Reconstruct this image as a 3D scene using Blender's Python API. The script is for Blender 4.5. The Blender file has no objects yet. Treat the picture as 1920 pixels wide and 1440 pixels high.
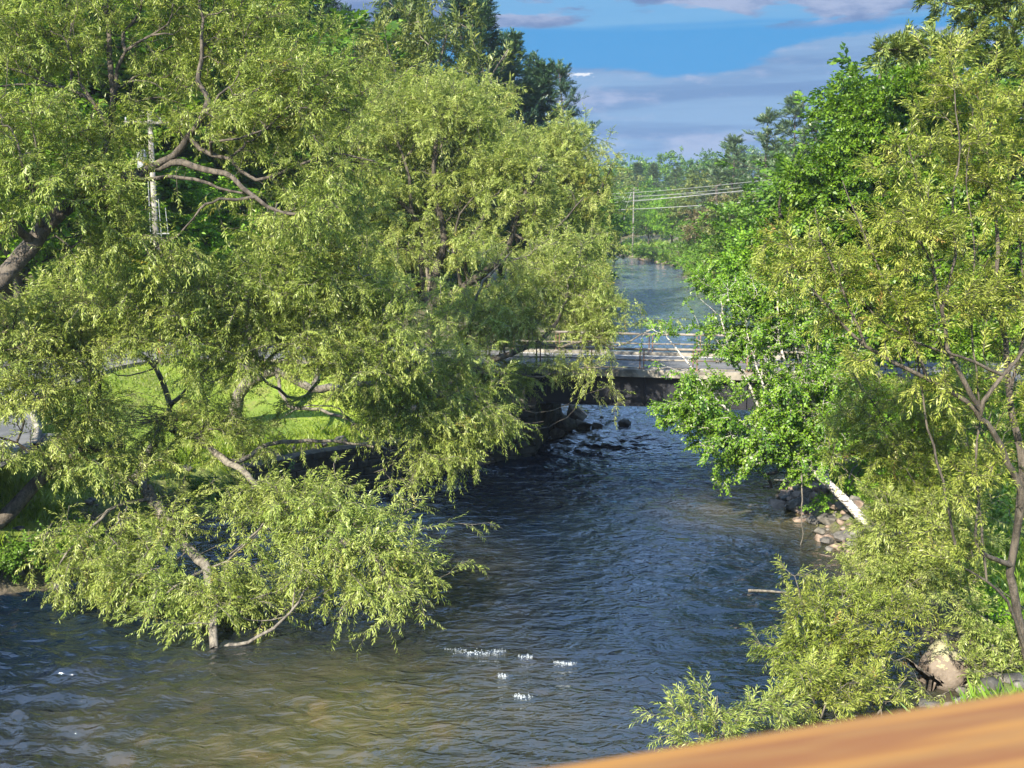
import bpy, bmesh, math, random
import numpy as np
from mathutils import Vector, Matrix

# ------------------------------------------------------------------ camera, sky, sun, exposure
S = bpy.context.scene
R = math.radians
H = 11.7                      # eye height above the water (m)
FPX = 2058.0                  # focal length in pixels of the 1920 px wide photograph
PITCH = R(9.245)
cam_d = bpy.data.cameras.new("camera"); cam = bpy.data.objects.new("camera", cam_d)
S.collection.objects.link(cam); S.camera = cam
cam.location = (0, 0, H); cam.rotation_euler = (math.pi/2 - PITCH, 0, 0)
cam_d.sensor_width = 36; cam_d.lens = 36*FPX/1920; cam_d.clip_start = 0.05; cam_d.clip_end = 5000
cam_d.dof.use_dof = True; cam_d.dof.focus_distance = 38; cam_d.dof.aperture_fstop = 8.0

SUN_AZ, SUN_EL = R(-150), R(34)          # azimuth from +Y towards +X
sd = Vector((math.sin(SUN_AZ)*math.cos(SUN_EL), math.cos(SUN_AZ)*math.cos(SUN_EL), math.sin(SUN_EL)))
sun_d = bpy.data.lights.new("sun", 'SUN'); sun_d.energy = 4.6; sun_d.angle = R(0.53); sun_d.color = (1.0, 0.91, 0.74)
sun = bpy.data.objects.new("sun", sun_d); S.collection.objects.link(sun)
sun.rotation_euler = sd.to_track_quat('Z', 'Y').to_euler(); sun.location = (-40, -20, 60)

S.view_settings.view_transform = 'Standard'; S.view_settings.look = 'None'
S.view_settings.exposure = 1.6; S.view_settings.gamma = 1.0
S.render.engine = 'CYCLES'
cy = S.cycles
cy.max_bounces = 7; cy.diffuse_bounces = 4; cy.glossy_bounces = 3; cy.transmission_bounces = 4
cy.transparent_max_bounces = 4; cy.volume_bounces = 0; cy.caustics_reflective = False; cy.caustics_refractive = False
cy.sample_clamp_indirect = 4.0
cy.use_denoising = True; cy.use_adaptive_sampling = True; cy.adaptive_threshold = 0.015

def nd(nt, t, **kw):
    n = nt.nodes.new(t)
    for k, v in kw.items():
        if k.startswith('i_'):
            k = k[2:]; n.inputs[int(k) if k.isdigit() else k.replace('_', ' ')].default_value = v
        else: setattr(n, k, v)
    return n
def mth(nt, op, a, b=None, c=None, clamp=False):
    n = nt.nodes.new('ShaderNodeMath'); n.operation = op; n.use_clamp = clamp
    for i, v in enumerate((a, b, c)):
        if v is None: continue
        if isinstance(v, (int, float)): n.inputs[i].default_value = v
        else: nt.links.new(v, n.inputs[i])
    return n.outputs[0]
def mixc(nt, f, a, b, blend='MIX'):
    n = nt.nodes.new('ShaderNodeMix'); n.data_type = 'RGBA'; n.blend_type = blend
    for s, v in ((n.inputs[0], f), (n.inputs[6], a), (n.inputs[7], b)):
        if isinstance(v, (int, float)): s.default_value = v
        elif isinstance(v, tuple): s.default_value = (*v, 1)[:4]
        else: nt.links.new(v, s)
    return n.outputs[2]
def sstep(nt, v, a, b):
    n = nt.nodes.new('ShaderNodeMapRange'); n.interpolation_type = 'SMOOTHSTEP'
    for i, x in ((0, v), (1, a), (2, b)):
        if isinstance(x, (int, float)): n.inputs[i].default_value = x
        else: nt.links.new(x, n.inputs[i])
    return n.outputs[0]
def noise(nt, vec, scale, detail=4, rough=0.5, dist=0.0):
    n = nd(nt, 'ShaderNodeTexNoise', i_Scale=scale, i_Detail=detail, i_Roughness=rough, i_Distortion=dist)
    if vec is not None: nt.links.new(vec, n.inputs['Vector'])
    return n.outputs[0]

def build_world():
    w = bpy.data.worlds.new("World"); S.world = w; w.use_nodes = True
    nt = w.node_tree; nt.nodes.clear(); L = nt.links.new
    sky = nd(nt, 'ShaderNodeTexSky', sky_type='NISHITA', sun_disc=False, sun_elevation=SUN_EL, sun_rotation=SUN_AZ,
             altitude=400, air_density=1.0, dust_density=0.3, ozone_density=2.5)
    hs = nd(nt, 'ShaderNodeHueSaturation', i_Saturation=1.15, i_Value=1.0); L(sky.outputs[0], hs.inputs['Color'])
    bg = nd(nt, 'ShaderNodeBackground', i_Strength=0.15)
    tc = nd(nt, 'ShaderNodeTexCoord'); sx = nd(nt, 'ShaderNodeSeparateXYZ'); L(tc.outputs['Generated'], sx.inputs[0])
    x, y, z = sx.outputs
    az = mth(nt, 'ARCTAN2', x, y); r = mth(nt, 'SQRT', mth(nt, 'ADD', mth(nt, 'MULTIPLY', x, x), mth(nt, 'MULTIPLY', y, y)))
    el = mth(nt, 'DIVIDE', z, mth(nt, 'MAXIMUM', r, 0.02))
    cv = nd(nt, 'ShaderNodeCombineXYZ'); L(mth(nt, 'MULTIPLY', az, 5.0), cv.inputs[0]); L(mth(nt, 'MULTIPLY', el, 22.0), cv.inputs[1])
    n1 = noise(nt, cv.outputs[0], 1.1, 6, .55, .2)
    cv2 = nd(nt, 'ShaderNodeCombineXYZ'); L(mth(nt, 'MULTIPLY', az, 4.0), cv2.inputs[0]); L(mth(nt, 'MULTIPLY', el, 60.0), cv2.inputs[1]); cv2.inputs[2].default_value = 3.7
    n2 = noise(nt, cv2.outputs[0], 1.0, 5, .5, .3)
    cv3 = nd(nt, 'ShaderNodeCombineXYZ'); L(mth(nt, 'MULTIPLY', az, 9.0), cv3.inputs[0]); L(mth(nt, 'MULTIPLY', el, 26.0), cv3.inputs[1]); cv3.inputs[2].default_value = 11.3
    n3 = noise(nt, cv3.outputs[0], 1.2, 7, .6, .1)
    K = 1/0.15*0.33     # cloud radiances are written as display values at exposure 1.6
    def c(r_, g, b): return (r_*K, g*K, b*K)
    high = mixc(nt, .7, hs.outputs[0], c(.64, 1.04, 1.80)); base = mixc(nt, sstep(nt, el, 0.18, 0.27), c(.085, .36, .74), high)
    # thin pale veil above the clear band, then darker puffs higher up
    veil = mth(nt, 'MULTIPLY', sstep(nt, mth(nt, 'ADD', el, mth(nt, 'MULTIPLY', mth(nt, 'SUBTRACT', n2, .5), .018)), 0.150, 0.156), mth(nt, 'SUBTRACT', 1.0, sstep(nt, el, .20, .30)))
    base = mixc(nt, mth(nt, 'MULTIPLY', veil, mth(nt, 'ADD', .45, mth(nt, 'MULTIPLY', n2, .6)), clamp=True), base, c(.22, .48, .78))
    # low bank of layered cloud, its upper edge ragged and rising to the right
    edge = mth(nt, 'ADD', mth(nt, 'ADD', 0.117, mth(nt, 'MULTIPLY', sstep(nt, az, .18, .33), .035)), mth(nt, 'ADD', mth(nt, 'MULTIPLY', mth(nt, 'SUBTRACT', n1, .5), .05), mth(nt, 'MULTIPLY', mth(nt, 'SUBTRACT', n3, .5), .035)))
    low = sstep(nt, mth(nt, 'SUBTRACT', edge, el), 0.0, 0.007)
    shade = mixc(nt, sstep(nt, n2, .38, .60), c(.18, .32, .58), c(.26, .44, .70))
    shade = mixc(nt, mth(nt, 'MULTIPLY', sstep(nt, n3, .50, .66), mth(nt, 'MULTIPLY', sstep(nt, el, .02, .06), .8)), shade, c(.46, .54, .76))
    shade = mixc(nt, sstep(nt, mth(nt, 'ADD', el, 0.0), .035, .0), shade, c(.17, .40, .74))
    base = mixc(nt, mth(nt, 'MULTIPLY', low, .97), base, shade)
    puff = mth(nt, 'MULTIPLY', sstep(nt, mth(nt, 'ADD', n1, mth(nt, 'MULTIPLY', mth(nt, 'SUBTRACT', el, .165), 3.0)), .47, .53), sstep(nt, el, .146, .156))
    puff = mth(nt, 'MULTIPLY', puff, mth(nt, 'SUBTRACT', 1.0, sstep(nt, el, .20, .27)))
    pc = mixc(nt, sstep(nt, n3, .45, .66), c(.17, .25, .48), c(.44, .50, .70))
    base = mixc(nt, mth(nt, 'MULTIPLY', puff, .85), base, pc)
    gx = mth(nt, 'DIVIDE', mth(nt, 'SUBTRACT', az, .059), .016); gy = mth(nt, 'DIVIDE', mth(nt, 'SUBTRACT', el, .1135), .0026)
    cv5 = nd(nt, 'ShaderNodeCombineXYZ'); L(mth(nt, 'MULTIPLY', az, 90.0), cv5.inputs[0]); L(mth(nt, 'MULTIPLY', el, 260.0), cv5.inputs[1])
    gl_ = mth(nt, 'SUBTRACT', mth(nt, 'ADD', .7, mth(nt, 'MULTIPLY', mth(nt, 'SUBTRACT', noise(nt, cv5.outputs[0], 1.5, 5, .6), .5), 6.0)), mth(nt, 'ADD', mth(nt, 'MULTIPLY', gx, gx), mth(nt, 'MULTIPLY', gy, gy)))
    base = mixc(nt, sstep(nt, gl_, .0, 1.0), base, c(.9, .93, 1.0))
    # a few scraps of white cloud all over the upper sky
    zz = mth(nt, 'ADD', mth(nt, 'MAXIMUM', z, 0.0), .15); cv4 = nd(nt, 'ShaderNodeCombineXYZ'); L(mth(nt, 'DIVIDE', x, zz), cv4.inputs[0]); L(mth(nt, 'DIVIDE', y, zz), cv4.inputs[1])
    n4 = noise(nt, cv4.outputs[0], 1.6, 6, .55, .2)
    cu = mth(nt, 'MULTIPLY', mth(nt, 'MULTIPLY', sstep(nt, n4, .50, .66), sstep(nt, el, .32, .5)), .6)
    base = mixc(nt, cu, base, c(1.0, 1.08, 1.25))
    L(base, bg.inputs[0])
    out = nd(nt, 'ShaderNodeOutputWorld'); L(bg.outputs[0], out.inputs[0])
build_world()

# ------------------------------------------------------------------ helpers
CP, SP = math.cos(PITCH), math.sin(PITCH)
def ray(px, py):
    u = (px-960)/FPX; v = (720-py)/FPX
    return np.array([u, CP+v*SP, -SP+v*CP])
def at(px, py, Y):
    d = ray(px, py); return np.array([0, 0, H]) + d*(Y/d[1])
def on_plane(px, py, z=0.0):
    d = ray(px, py); return np.array([0, 0, H]) + d*((z-H)/d[2])
COL = S.collection
def meta(o, label=None, cat=None, group=None, kind=None):
    if label: o['label'] = label
    if cat: o['category'] = cat
    if group: o['group'] = group
    if kind: o['kind'] = kind
    return o
def empty(name, loc, label, cat, group=None):
    o = bpy.data.objects.new(name, None); o.empty_display_size = .3; COL.objects.link(o); o.location = loc
    return meta(o, label, cat, group)
def mesh_np(name, V, F, mat, parent=None, attrs=None, smooth=False, origin=None):
    """V (n,3), F list of arrays or one (m,k) array with the same corner count"""
    V = np.asarray(V, dtype=np.float32)
    if origin is not None: V = V - np.asarray(origin, dtype=np.float32)
    Fs = F if isinstance(F, list) else [F]
    me = bpy.data.meshes.new(name)
    loops = np.concatenate([f.ravel() for f in Fs]).astype(np.int32)
    tot = np.concatenate([np.full(len(f), f.shape[1], np.int32) for f in Fs])
    st = np.concatenate([[0], np.cumsum(tot)[:-1]]).astype(np.int32)
    me.vertices.add(len(V)); me.vertices.foreach_set('co', V.ravel())
    me.loops.add(len(loops)); me.loops.foreach_set('vertex_index', loops)
    me.polygons.add(len(tot)); me.polygons.foreach_set('loop_start', st); me.polygons.foreach_set('loop_total', tot)
    if smooth: me.polygons.foreach_set('use_smooth', np.ones(len(tot), bool))
    for k, (dom, arr) in (attrs or {}).items():
        a = me.attributes.new(k, 'FLOAT', dom); a.data.foreach_set('value', np.asarray(arr, np.float32))
    me.update(calc_edges=True)
    if mat: me.materials.append(mat)
    o = bpy.data.objects.new(name, me); COL.objects.link(o)
    if origin is not None and parent is None: o.location = origin
    if parent: o.parent = parent
    return o
def bm_obj(name, bm, mat, parent=None, smooth=False):
    me = bpy.data.meshes.new(name); bm.normal_update(); bm.to_mesh(me); bm.free()
    if smooth:
        for p in me.polygons: p.use_smooth = True
    if mat: me.materials.append(mat)
    o = bpy.data.objects.new(name, me); COL.objects.link(o)
    if parent: o.parent = parent
    return o
def box(bm, c, s, M=None, bev=0):
    b = bmesh.ops.create_cube(bm, size=1.0)
    vs = b['verts']
    bmesh.ops.scale(bm, vec=s, verts=vs); bmesh.ops.translate(bm, vec=c, verts=vs)
    if bev:
        es = list({e for v in vs for e in v.link_edges})
        r = bmesh.ops.bevel(bm, geom=es, offset=bev, segments=2, affect='EDGES', profile=.5)
        vs = list({v for f in r['faces'] for v in f.verts} | {v for v in vs if v.is_valid})
    if M is not None: bmesh.ops.transform(bm, matrix=M, verts=vs)
    return vs
def cyl(bm, p0, p1, r0, r1=None, seg=10, caps=True):
    p0, p1 = Vector(p0), Vector(p1); d = p1-p0
    M = Matrix.Translation((p0+p1)/2) @ d.to_track_quat('Z', 'Y').to_matrix().to_4x4()
    return bmesh.ops.create_cone(bm, cap_ends=caps, segments=seg, radius1=r0, radius2=r0 if r1 is None else r1, depth=d.length, matrix=M)['verts']

def mat(name, fn):
    m = bpy.data.materials.new(name); m.use_nodes = True; nt = m.node_tree; nt.nodes.clear()
    out = nd(nt, 'ShaderNodeOutputMaterial'); fn(nt, out); return m
def pos(nt, obj=False):
    return nd(nt, 'ShaderNodeTexCoord').outputs['Object'] if obj else nd(nt, 'ShaderNodeNewGeometry').outputs['Position']
def bump(nt, h, strength, dist):
    b = nd(nt, 'ShaderNodeBump', i_Strength=strength, i_Distance=dist); nt.links.new(h, b.inputs['Height']); return b.outputs[0]
def scalev(nt, v, s):
    m = nd(nt, 'ShaderNodeMapping'); m.inputs['Scale'].default_value = s; nt.links.new(v, m.inputs['Vector']); return m.outputs[0]
def simple(name, colfn, rough=.8, bmp=None, metal=0.0):
    def fn(nt, out):
        p = nd(nt, 'ShaderNodeBsdfPrincipled', i_Roughness=rough, i_Metallic=metal)
        P = pos(nt); c = colfn(nt, P)
        if isinstance(c, tuple): p.inputs['Base Color'].default_value = (*c, 1)
        else: nt.links.new(c, p.inputs['Base Color'])
        if bmp: nt.links.new(bump(nt, noise(nt, P, bmp[0], 5, .6), bmp[1], bmp[2]), p.inputs['Normal'])
        nt.links.new(p.outputs[0], out.inputs[0])
    return mat(name, fn)
def two(c1, c2, sc, lo=.4, hi=.6, det=5):
    return lambda nt, P: mixc(nt, sstep(nt, noise(nt, P, sc, det, .6), lo, hi), c1, c2)

def leaf_mat(name, c_dark, c_mid, c_light, trans=.30, gloss=.06, c_odd=None):
    """leaf colour varies from leaf to leaf and from spray to spray; thin blades let light through"""
    def fn(nt, out):
        L = nt.links.new
        a = nd(nt, 'ShaderNodeAttribute', attribute_name='rnd').outputs['Fac']
        b = nd(nt, 'ShaderNodeAttribute', attribute_name='spray').outputs['Fac']
        oi = nd(nt, 'ShaderNodeObjectInfo').outputs['Random']
        t = mth(nt, 'ADD', mth(nt, 'MULTIPLY', a, .5), mth(nt, 'MULTIPLY', b, .5))
        t = mth(nt, 'ADD', t, mth(nt, 'MULTIPLY', mth(nt, 'SUBTRACT', oi, .5), .25))
        c = mixc(nt, sstep(nt, t, .15, .5), c_dark, c_mid); c = mixc(nt, sstep(nt, t, .45, .9), c, c_light)
        big = noise(nt, pos(nt), .45, 2, .5); c = mixc(nt, sstep(nt, big, .52, .68), c, mixc(nt, .55, c, c_mid, 'MIX')); c = mixc(nt, mth(nt, 'MULTIPLY', sstep(nt, big, .50, .36), .25), c, mixc(nt, 1.0, c, (.62, .86, .62), 'MULTIPLY'))
        if c_odd: c = mixc(nt, sstep(nt, b, .93, .97), c, c_odd)
        d = nd(nt, 'ShaderNodeBsdfDiffuse'); L(c, d.inputs[0])
        tr = nd(nt, 'ShaderNodeBsdfTranslucent'); L(mixc(nt, .55, c, (.9, 1.0, .35), 'MULTIPLY'), tr.inputs[0])
        m1 = nd(nt, 'ShaderNodeMixShader'); m1.inputs[0].default_value = trans; L(d.outputs[0], m1.inputs[1]); L(tr.outputs[0], m1.inputs[2])
        g = nd(nt, 'ShaderNodeBsdfGlossy', i_Roughness=.42); g.inputs[0].default_value = (1, 1, 1, 1)
        m2 = nd(nt, 'ShaderNodeMixShader'); m2.inputs[0].default_value = gloss; L(m1.outputs[0], m2.inputs[1]); L(g.outputs[0], m2.inputs[2])
        L(m2.outputs[0], out.inputs[0])
    return mat(name, fn)
M_WILLOW = leaf_mat('willow_leaf', (.18, .245, .036), (.335, .41, .082), (.50, .54, .175), .44, .025, (.42, .34, .07))
M_WILLOW2 = leaf_mat('willow_leaf_dry', (.18, .235, .028), (.33, .385, .060), (.49, .51, .13), .44, .025, (.44, .28, .08))
M_BIRCH = leaf_mat('birch_leaf', (.07, .17, .012), (.165, .31, .020), (.30, .43, .045), .38, .03)
M_MAPLE = leaf_mat('maple_leaf', (.055, .13, .010), (.13, .24, .014), (.25, .38, .03), .36, .03)
M_GREEN = leaf_mat('broad_leaf', (.05, .12, .014), (.105, .21, .022), (.19, .31, .04), .34, .02)
M_LIME = leaf_mat('lime_leaf', (.09, .22, .018), (.18, .36, .025), (.30, .48, .04), .42, .02)
M_OLIVE = leaf_mat('olive_leaf', (.09, .13, .035), (.16, .20, .05), (.29, .31, .08), .30, .02)
M_PINE = leaf_mat('pine_needle', (.022, .062, .028), (.042, .10, .042), (.085, .15, .06), .10, .05)
M_PINE2 = leaf_mat('white_pine_needle', (.045, .095, .045), (.09, .15, .06), (.16, .22, .085), .14, .05)
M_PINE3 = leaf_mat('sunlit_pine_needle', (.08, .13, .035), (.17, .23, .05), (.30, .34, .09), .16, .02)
M_BROWN = leaf_mat('dead_needle', (.08, .075, .03), (.14, .12, .05), (.22, .18, .08), .12, .03)

def bark(name, c1, c2, sc=6, b=.6):
    def fn(nt, out):
        L = nt.links.new; P = pos(nt); p = nd(nt, 'ShaderNodeBsdfPrincipled', i_Roughness=.9)
        v = scalev(nt, P, (1, 1, .35)); n = noise(nt, v, sc, 6, .65, .4); n2 = noise(nt, P, sc*5, 4, .6)
        L(mixc(nt, sstep(nt, mth(nt, 'ADD', mth(nt, 'MULTIPLY', n, .7), mth(nt, 'MULTIPLY', n2, .3)), .40, .60), c1, c2), p.inputs['Base Color'])
        L(bump(nt, mth(nt, 'ADD', n, mth(nt, 'MULTIPLY', n2, .4)), b, .06), p.inputs['Normal']); L(p.outputs[0], out.inputs[0])
    return mat(name, fn)
M_BARK = bark('willow_bark', (.034, .028, .022), (.12, .10, .08))
M_BARK2 = bark('grey_bark', (.06, .052, .042), (.20, .178, .142))
M_DARKBARK = bark('dark_bark', (.03, .026, .02), (.10, .085, .065))
def birch_fn(nt, out):
    L = nt.links.new; P = pos(nt); p = nd(nt, 'ShaderNodeBsdfPrincipled', i_Roughness=.7)
    n = noise(nt, scalev(nt, P, (2.5, 2.5, 7)), 2.6, 4, .75, .5)
    L(mixc(nt, sstep(nt, n, .50, .58), (.50, .47, .42), (.045, .04, .035)), p.inputs['Base Color'])
    L(bump(nt, n, .3, .02), p.inputs['Normal']); L(p.outputs[0], out.inputs[0])
M_BIRCHBARK = mat('birch_bark', birch_fn)

# ------------------------------------------------------------------ river outline and terrain
def gp(px, py): p = on_plane(px, py, 0); return (p[0], p[1])
left_shore = [(-70, 20), (-45, 25), (-24, 29.6), gp(0, 1125), gp(60, 1108), gp(130, 1085), gp(240, 1035), gp(350, 985), gp(450, 958),
              gp(600, 922), gp(740, 902), gp(860, 872), (-.6, 50.2), (1.0, 56.5), gp(1060, 800), (3.0, 66), (5, 75), (8.2, 95), (10.5, 125), (16, 170), (18.2, 215), (19.5, 250), (10, 285), (-20, 320), (-60, 345)]
right_shore = [(-60, 365), (-10, 345), (22, 305), gp(1135, 474), gp(1215, 490), gp(1300, 505), (34.5, 206), (31, 192), (28, 182), (29, 165), (31, 150), (28, 115), (24, 90), (20, 70), (17.3, 58), (16.3, 50),
               (15.2, 47), gp(1520, 905), gp(1455, 935), gp(1500, 962), gp(1585, 1050), gp(1660, 1130), gp(1740, 1200), (11.6, 26.6), (10.6, 24.6), (8.2, 23.2), (5.4, 21.6), (3.8, 20.3), (2.6, 18), (2, 12), (1.5, -30), (-70, -30)]
POLY = np.array(left_shore + right_shore)
def river_sd(X, Y):
    """signed distance to the river outline: negative in the water"""
    P = np.stack([X.ravel(), Y.ravel()], 1); d = np.full(len(P), 1e9); inside = np.zeros(len(P), bool)
    n = len(POLY)
    for i in range(n):
        a, b = POLY[i], POLY[(i+1) % n]; ab = b-a; t = np.clip(((P-a)@ab)/(ab@ab), 0, 1)
        d = np.minimum(d, np.hypot(*(P-(a+t[:, None]*ab)).T))
        c = ((a[1] > P[:, 1]) != (b[1] > P[:, 1])) & (P[:, 0] < (b[0]-a[0])*(P[:, 1]-a[1])/(b[1]-a[1]+1e-12)+a[0]); inside ^= c
    return np.where(inside, -d, d).reshape(X.shape)
rng0 = np.random.default_rng(5)
_tab = rng0.random((64, 64))
def vnoise(x, y):
    x = np.asarray(x, float); y = np.asarray(y, float)
    xi = np.floor(x).astype(int); yi = np.floor(y).astype(int); fx = x-xi; fy = y-yi; fx = fx*fx*(3-2*fx); fy = fy*fy*(3-2*fy)
    g = lambda a, b: _tab[a % 64, b % 64]
    return (g(xi, yi)*(1-fx)+g(xi+1, yi)*fx)*(1-fy)+(g(xi, yi+1)*(1-fx)+g(xi+1, yi+1)*fx)*fy
def fbm(x, y, o=4):
    s = 0; a = .5
    for k in range(o): s = s + a*vnoise(x*2**k+k*13.7, y*2**k+k*7.1); a *= .5
    return s
def smooth(x, a, b): t = np.clip((x-a)/(b-a), 0, 1); return t*t*(3-2*t)
BYAW = R(-11.0); BU = np.array([math.cos(BYAW), math.sin(BYAW)]); BN = np.array([-BU[1], BU[0]]); B0 = np.array([1.0, 51.1])
DECK = 4.14; BW = 6.3
def bridge_uv(X, Y): return (X-B0[0])*BU[0]+(Y-B0[1])*BU[1], (X-B0[0])*BN[0]+(Y-B0[1])*BN[1]
def height(X, Y):
    X = np.asarray(X, float); Y = np.asarray(Y, float)
    d = river_sd(X, Y)
    nz = fbm(X*.35, Y*.35); nf = fbm(X*1.7, Y*1.7, 3)
    bed = -np.minimum(1.6, 0.1+np.abs(d)*.45)
    left = X < np.interp(Y, [0, 30, 45, 50, 65, 95, 125, 170, 215, 250, 300], [-20, -2, 5, 7, 10, 16, 19, 22, 24, 23, 5])
    step = smooth(d, 0, 1.3)
    hl = 1.65*step + 2.4*smooth(d, 1.0, 13)
    hr = 1.0*step + 3.1*smooth(d, 1.5, 15) + (nz-.5)*.8*step
    land = np.where(left, hl, hr) + (nf-.45)*.22*step*(1-.75*(left & (d > 2)))
    # wooded hill on the left, low hills far away
    land = land + np.where(left, 12*smooth(-X, 24, 90), 0) * smooth(Y, 30, 70) + 7*smooth(Y, 60, 120)*np.where(left, smooth(d, 14, 45), 0)
    land = land + np.where(~left, 6*smooth(X, 35, 90), 0)
    land = land + 9*smooth(Y, 300, 420)*smooth(d, 5, 60) + 6*smooth(Y, 420, 900)
    land = np.maximum(land, .15*step + .02)
    h = np.where(d < 0, bed, land)
    # level road bed on both sides of the bridge and along the left bank
    u, v = bridge_uv(X, Y)
    w = (1-smooth(np.abs(v-3.1), 3.8, 7.5)) * np.maximum(smooth(-u, 1.2, 3.0), smooth(u, 16.0, 18.5)) * (1-smooth(np.abs(u), 60, 75))
    h = h*(1-w) + (DECK-.06)*w
    w2 = (1-smooth(np.abs(X+23), 4.6, 7.5))*smooth(Y, 24, 30)*(1-smooth(Y, 62, 66))
    h = h*(1-w2)+(DECK-.06)*w2
    return h
def hgt(x, y): return float(height(np.array([x]), np.array([y]))[0])
def ground_hit(px, py, y0=15, y1=150):
    Ys = np.linspace(y0, y1, 1200); d = ray(px, py); P = np.array([0, 0, H])+d[None, :]*(Ys/d[1])[:, None]
    k = np.argmax(P[:, 2] < np.maximum(height(P[:, 0], P[:, 1]), 0)); return P[k]

def axis(lo, fine0, fine1, hi, st, g):
    a = list(np.arange(fine0, fine1, st)); s = st
    x = a[-1]
    while x < hi: s *= g; x += s; a.append(x)
    s = st; x = fine0; b = []
    while x > lo: s *= g; x -= s; b.append(x)
    return np.array(b[::-1]+a)
xs = axis(-620, -30, 32, 620, .45, 1.07); ys = axis(-120, 8, 80, 900, .45, 1.03)
GX, GY = np.meshgrid(xs, ys); GZ = height(GX, GY)
nx, ny = len(xs), len(ys); idx = np.arange(nx*ny).reshape(ny, nx)
Fq = np.stack([idx[:-1, :-1], idx[:-1, 1:], idx[1:, 1:], idx[1:, :-1]], -1).reshape(-1, 4)
def ground_fn(nt, out):
    L = nt.links.new; P = pos(nt); p = nd(nt, 'ShaderNodeBsdfPrincipled', i_Roughness=.95)
    sh = nd(nt, 'ShaderNodeAttribute', attribute_name='bank').outputs['Fac']
    n1 = noise(nt, P, .35, 5, .6); n2 = noise(nt, P, 9, 5, .7)
    lawn = mixc(nt, sstep(nt, n1, .35, .65), (.085, .15, .014), (.19, .26, .018)); lawn = mixc(nt, mth(nt, 'MULTIPLY', sstep(nt, noise(nt, P, .9, 4, .6), .52, .64), .7), lawn, (.17, .15, .06)); lawn = mixc(nt, mth(nt, 'MULTIPLY', sstep(nt, n2, .35, .7), .7), lawn, (.21, .26, .035))
    soil = mixc(nt, sstep(nt, n2, .4, .6), (.05, .042, .03), (.13, .105, .075)); c = mixc(nt, sh, lawn, soil)
    L(c, p.inputs['Base Color']); L(bump(nt, n2, .8, .08), p.inputs['Normal']); L(p.outputs[0], out.inputs[0])
sdv = river_sd(GX, GY)
ground = mesh_np('ground', np.stack([GX, GY, GZ], -1).reshape(-1, 3), Fq, mat('ground', ground_fn), smooth=True,
                 attrs={'bank': ('POINT', np.clip(np.maximum(1.2-sdv*.6+(fbm(GX*1.2, GY*1.2)-.5)*2, np.maximum(smooth(GY, 62, 75), smooth(GX, 15, 22))*.85), 0, 1).ravel())})
meta(ground, kind='structure')

# ------------------------------------------------------------------ water: a real rippled surface
wx = axis(-75, -20, 18, 60, .10, 1.10); wy = axis(-25, 18, 60, 365, .085, 1.010)
WX, WY = np.meshgrid(wx, wy)
rw = np.random.default_rng(3); WZ = np.zeros_like(WX)
loc = .12+1.9*fbm(WX*.2+3, WY*.13+9, 3)**2
for k in range(90):
    lam = 0.30*(1.025**k)*rw.uniform(.9, 1.1); th = R(90)+rw.normal(0, .62); kx, ky = math.cos(th)*6.283/lam, math.sin(th)*6.283/lam
    ph = rw.uniform(0, 6.28)+9.0*fbm(WX*.30+k, WY*.30+k*2, 2)
    WZ += np.sin(kx*WX+ky*WY+ph)*lam**.75*.0060
WZ = WZ*loc*1.35*(1-.5*smooth(WY, 75, 150))
def rip(x, y, h, sx, sy): 
    global WZ; WZ = WZ + h*np.exp(-((WX-x)/sx)**2-((WY-y)/sy)**2)
foams = [(890, 1226, 1.5), (1060, 1247, .6), (980, 1309, .45), (942, 1270, .3), (985, 1235, .35)]
for px, py, w in foams:
    q = on_plane(px, py, 0); rip(q[0], q[1]+.15, .07, w*.6, .18)
nx, ny = len(wx), len(wy); idx = np.arange(nx*ny).reshape(ny, nx)
Fq = np.stack([idx[:-1, :-1], idx[:-1, 1:], idx[1:, 1:], idx[1:, :-1]], -1).reshape(-1, 4)
wsd = river_sd(WX, WY)
shallow = np.exp(-((WX+4.0)/6.0)**2-((WY-23.0)/4.6)**2)*1.0 + np.exp(-((WX-9.5)/3.2)**2-((WY-41)/3.0)**2)*.8 + np.clip(1+wsd/2.2, 0, 1)*.7*(WX > 2)
shallow += .35*np.exp(-((WX+1.5)/2.6)**2-((WY-34)/5.0)**2)
shallow = np.clip(shallow*(.55+.9*fbm(WX*.5, WY*.5)) - .06, 0, 1)
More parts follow.
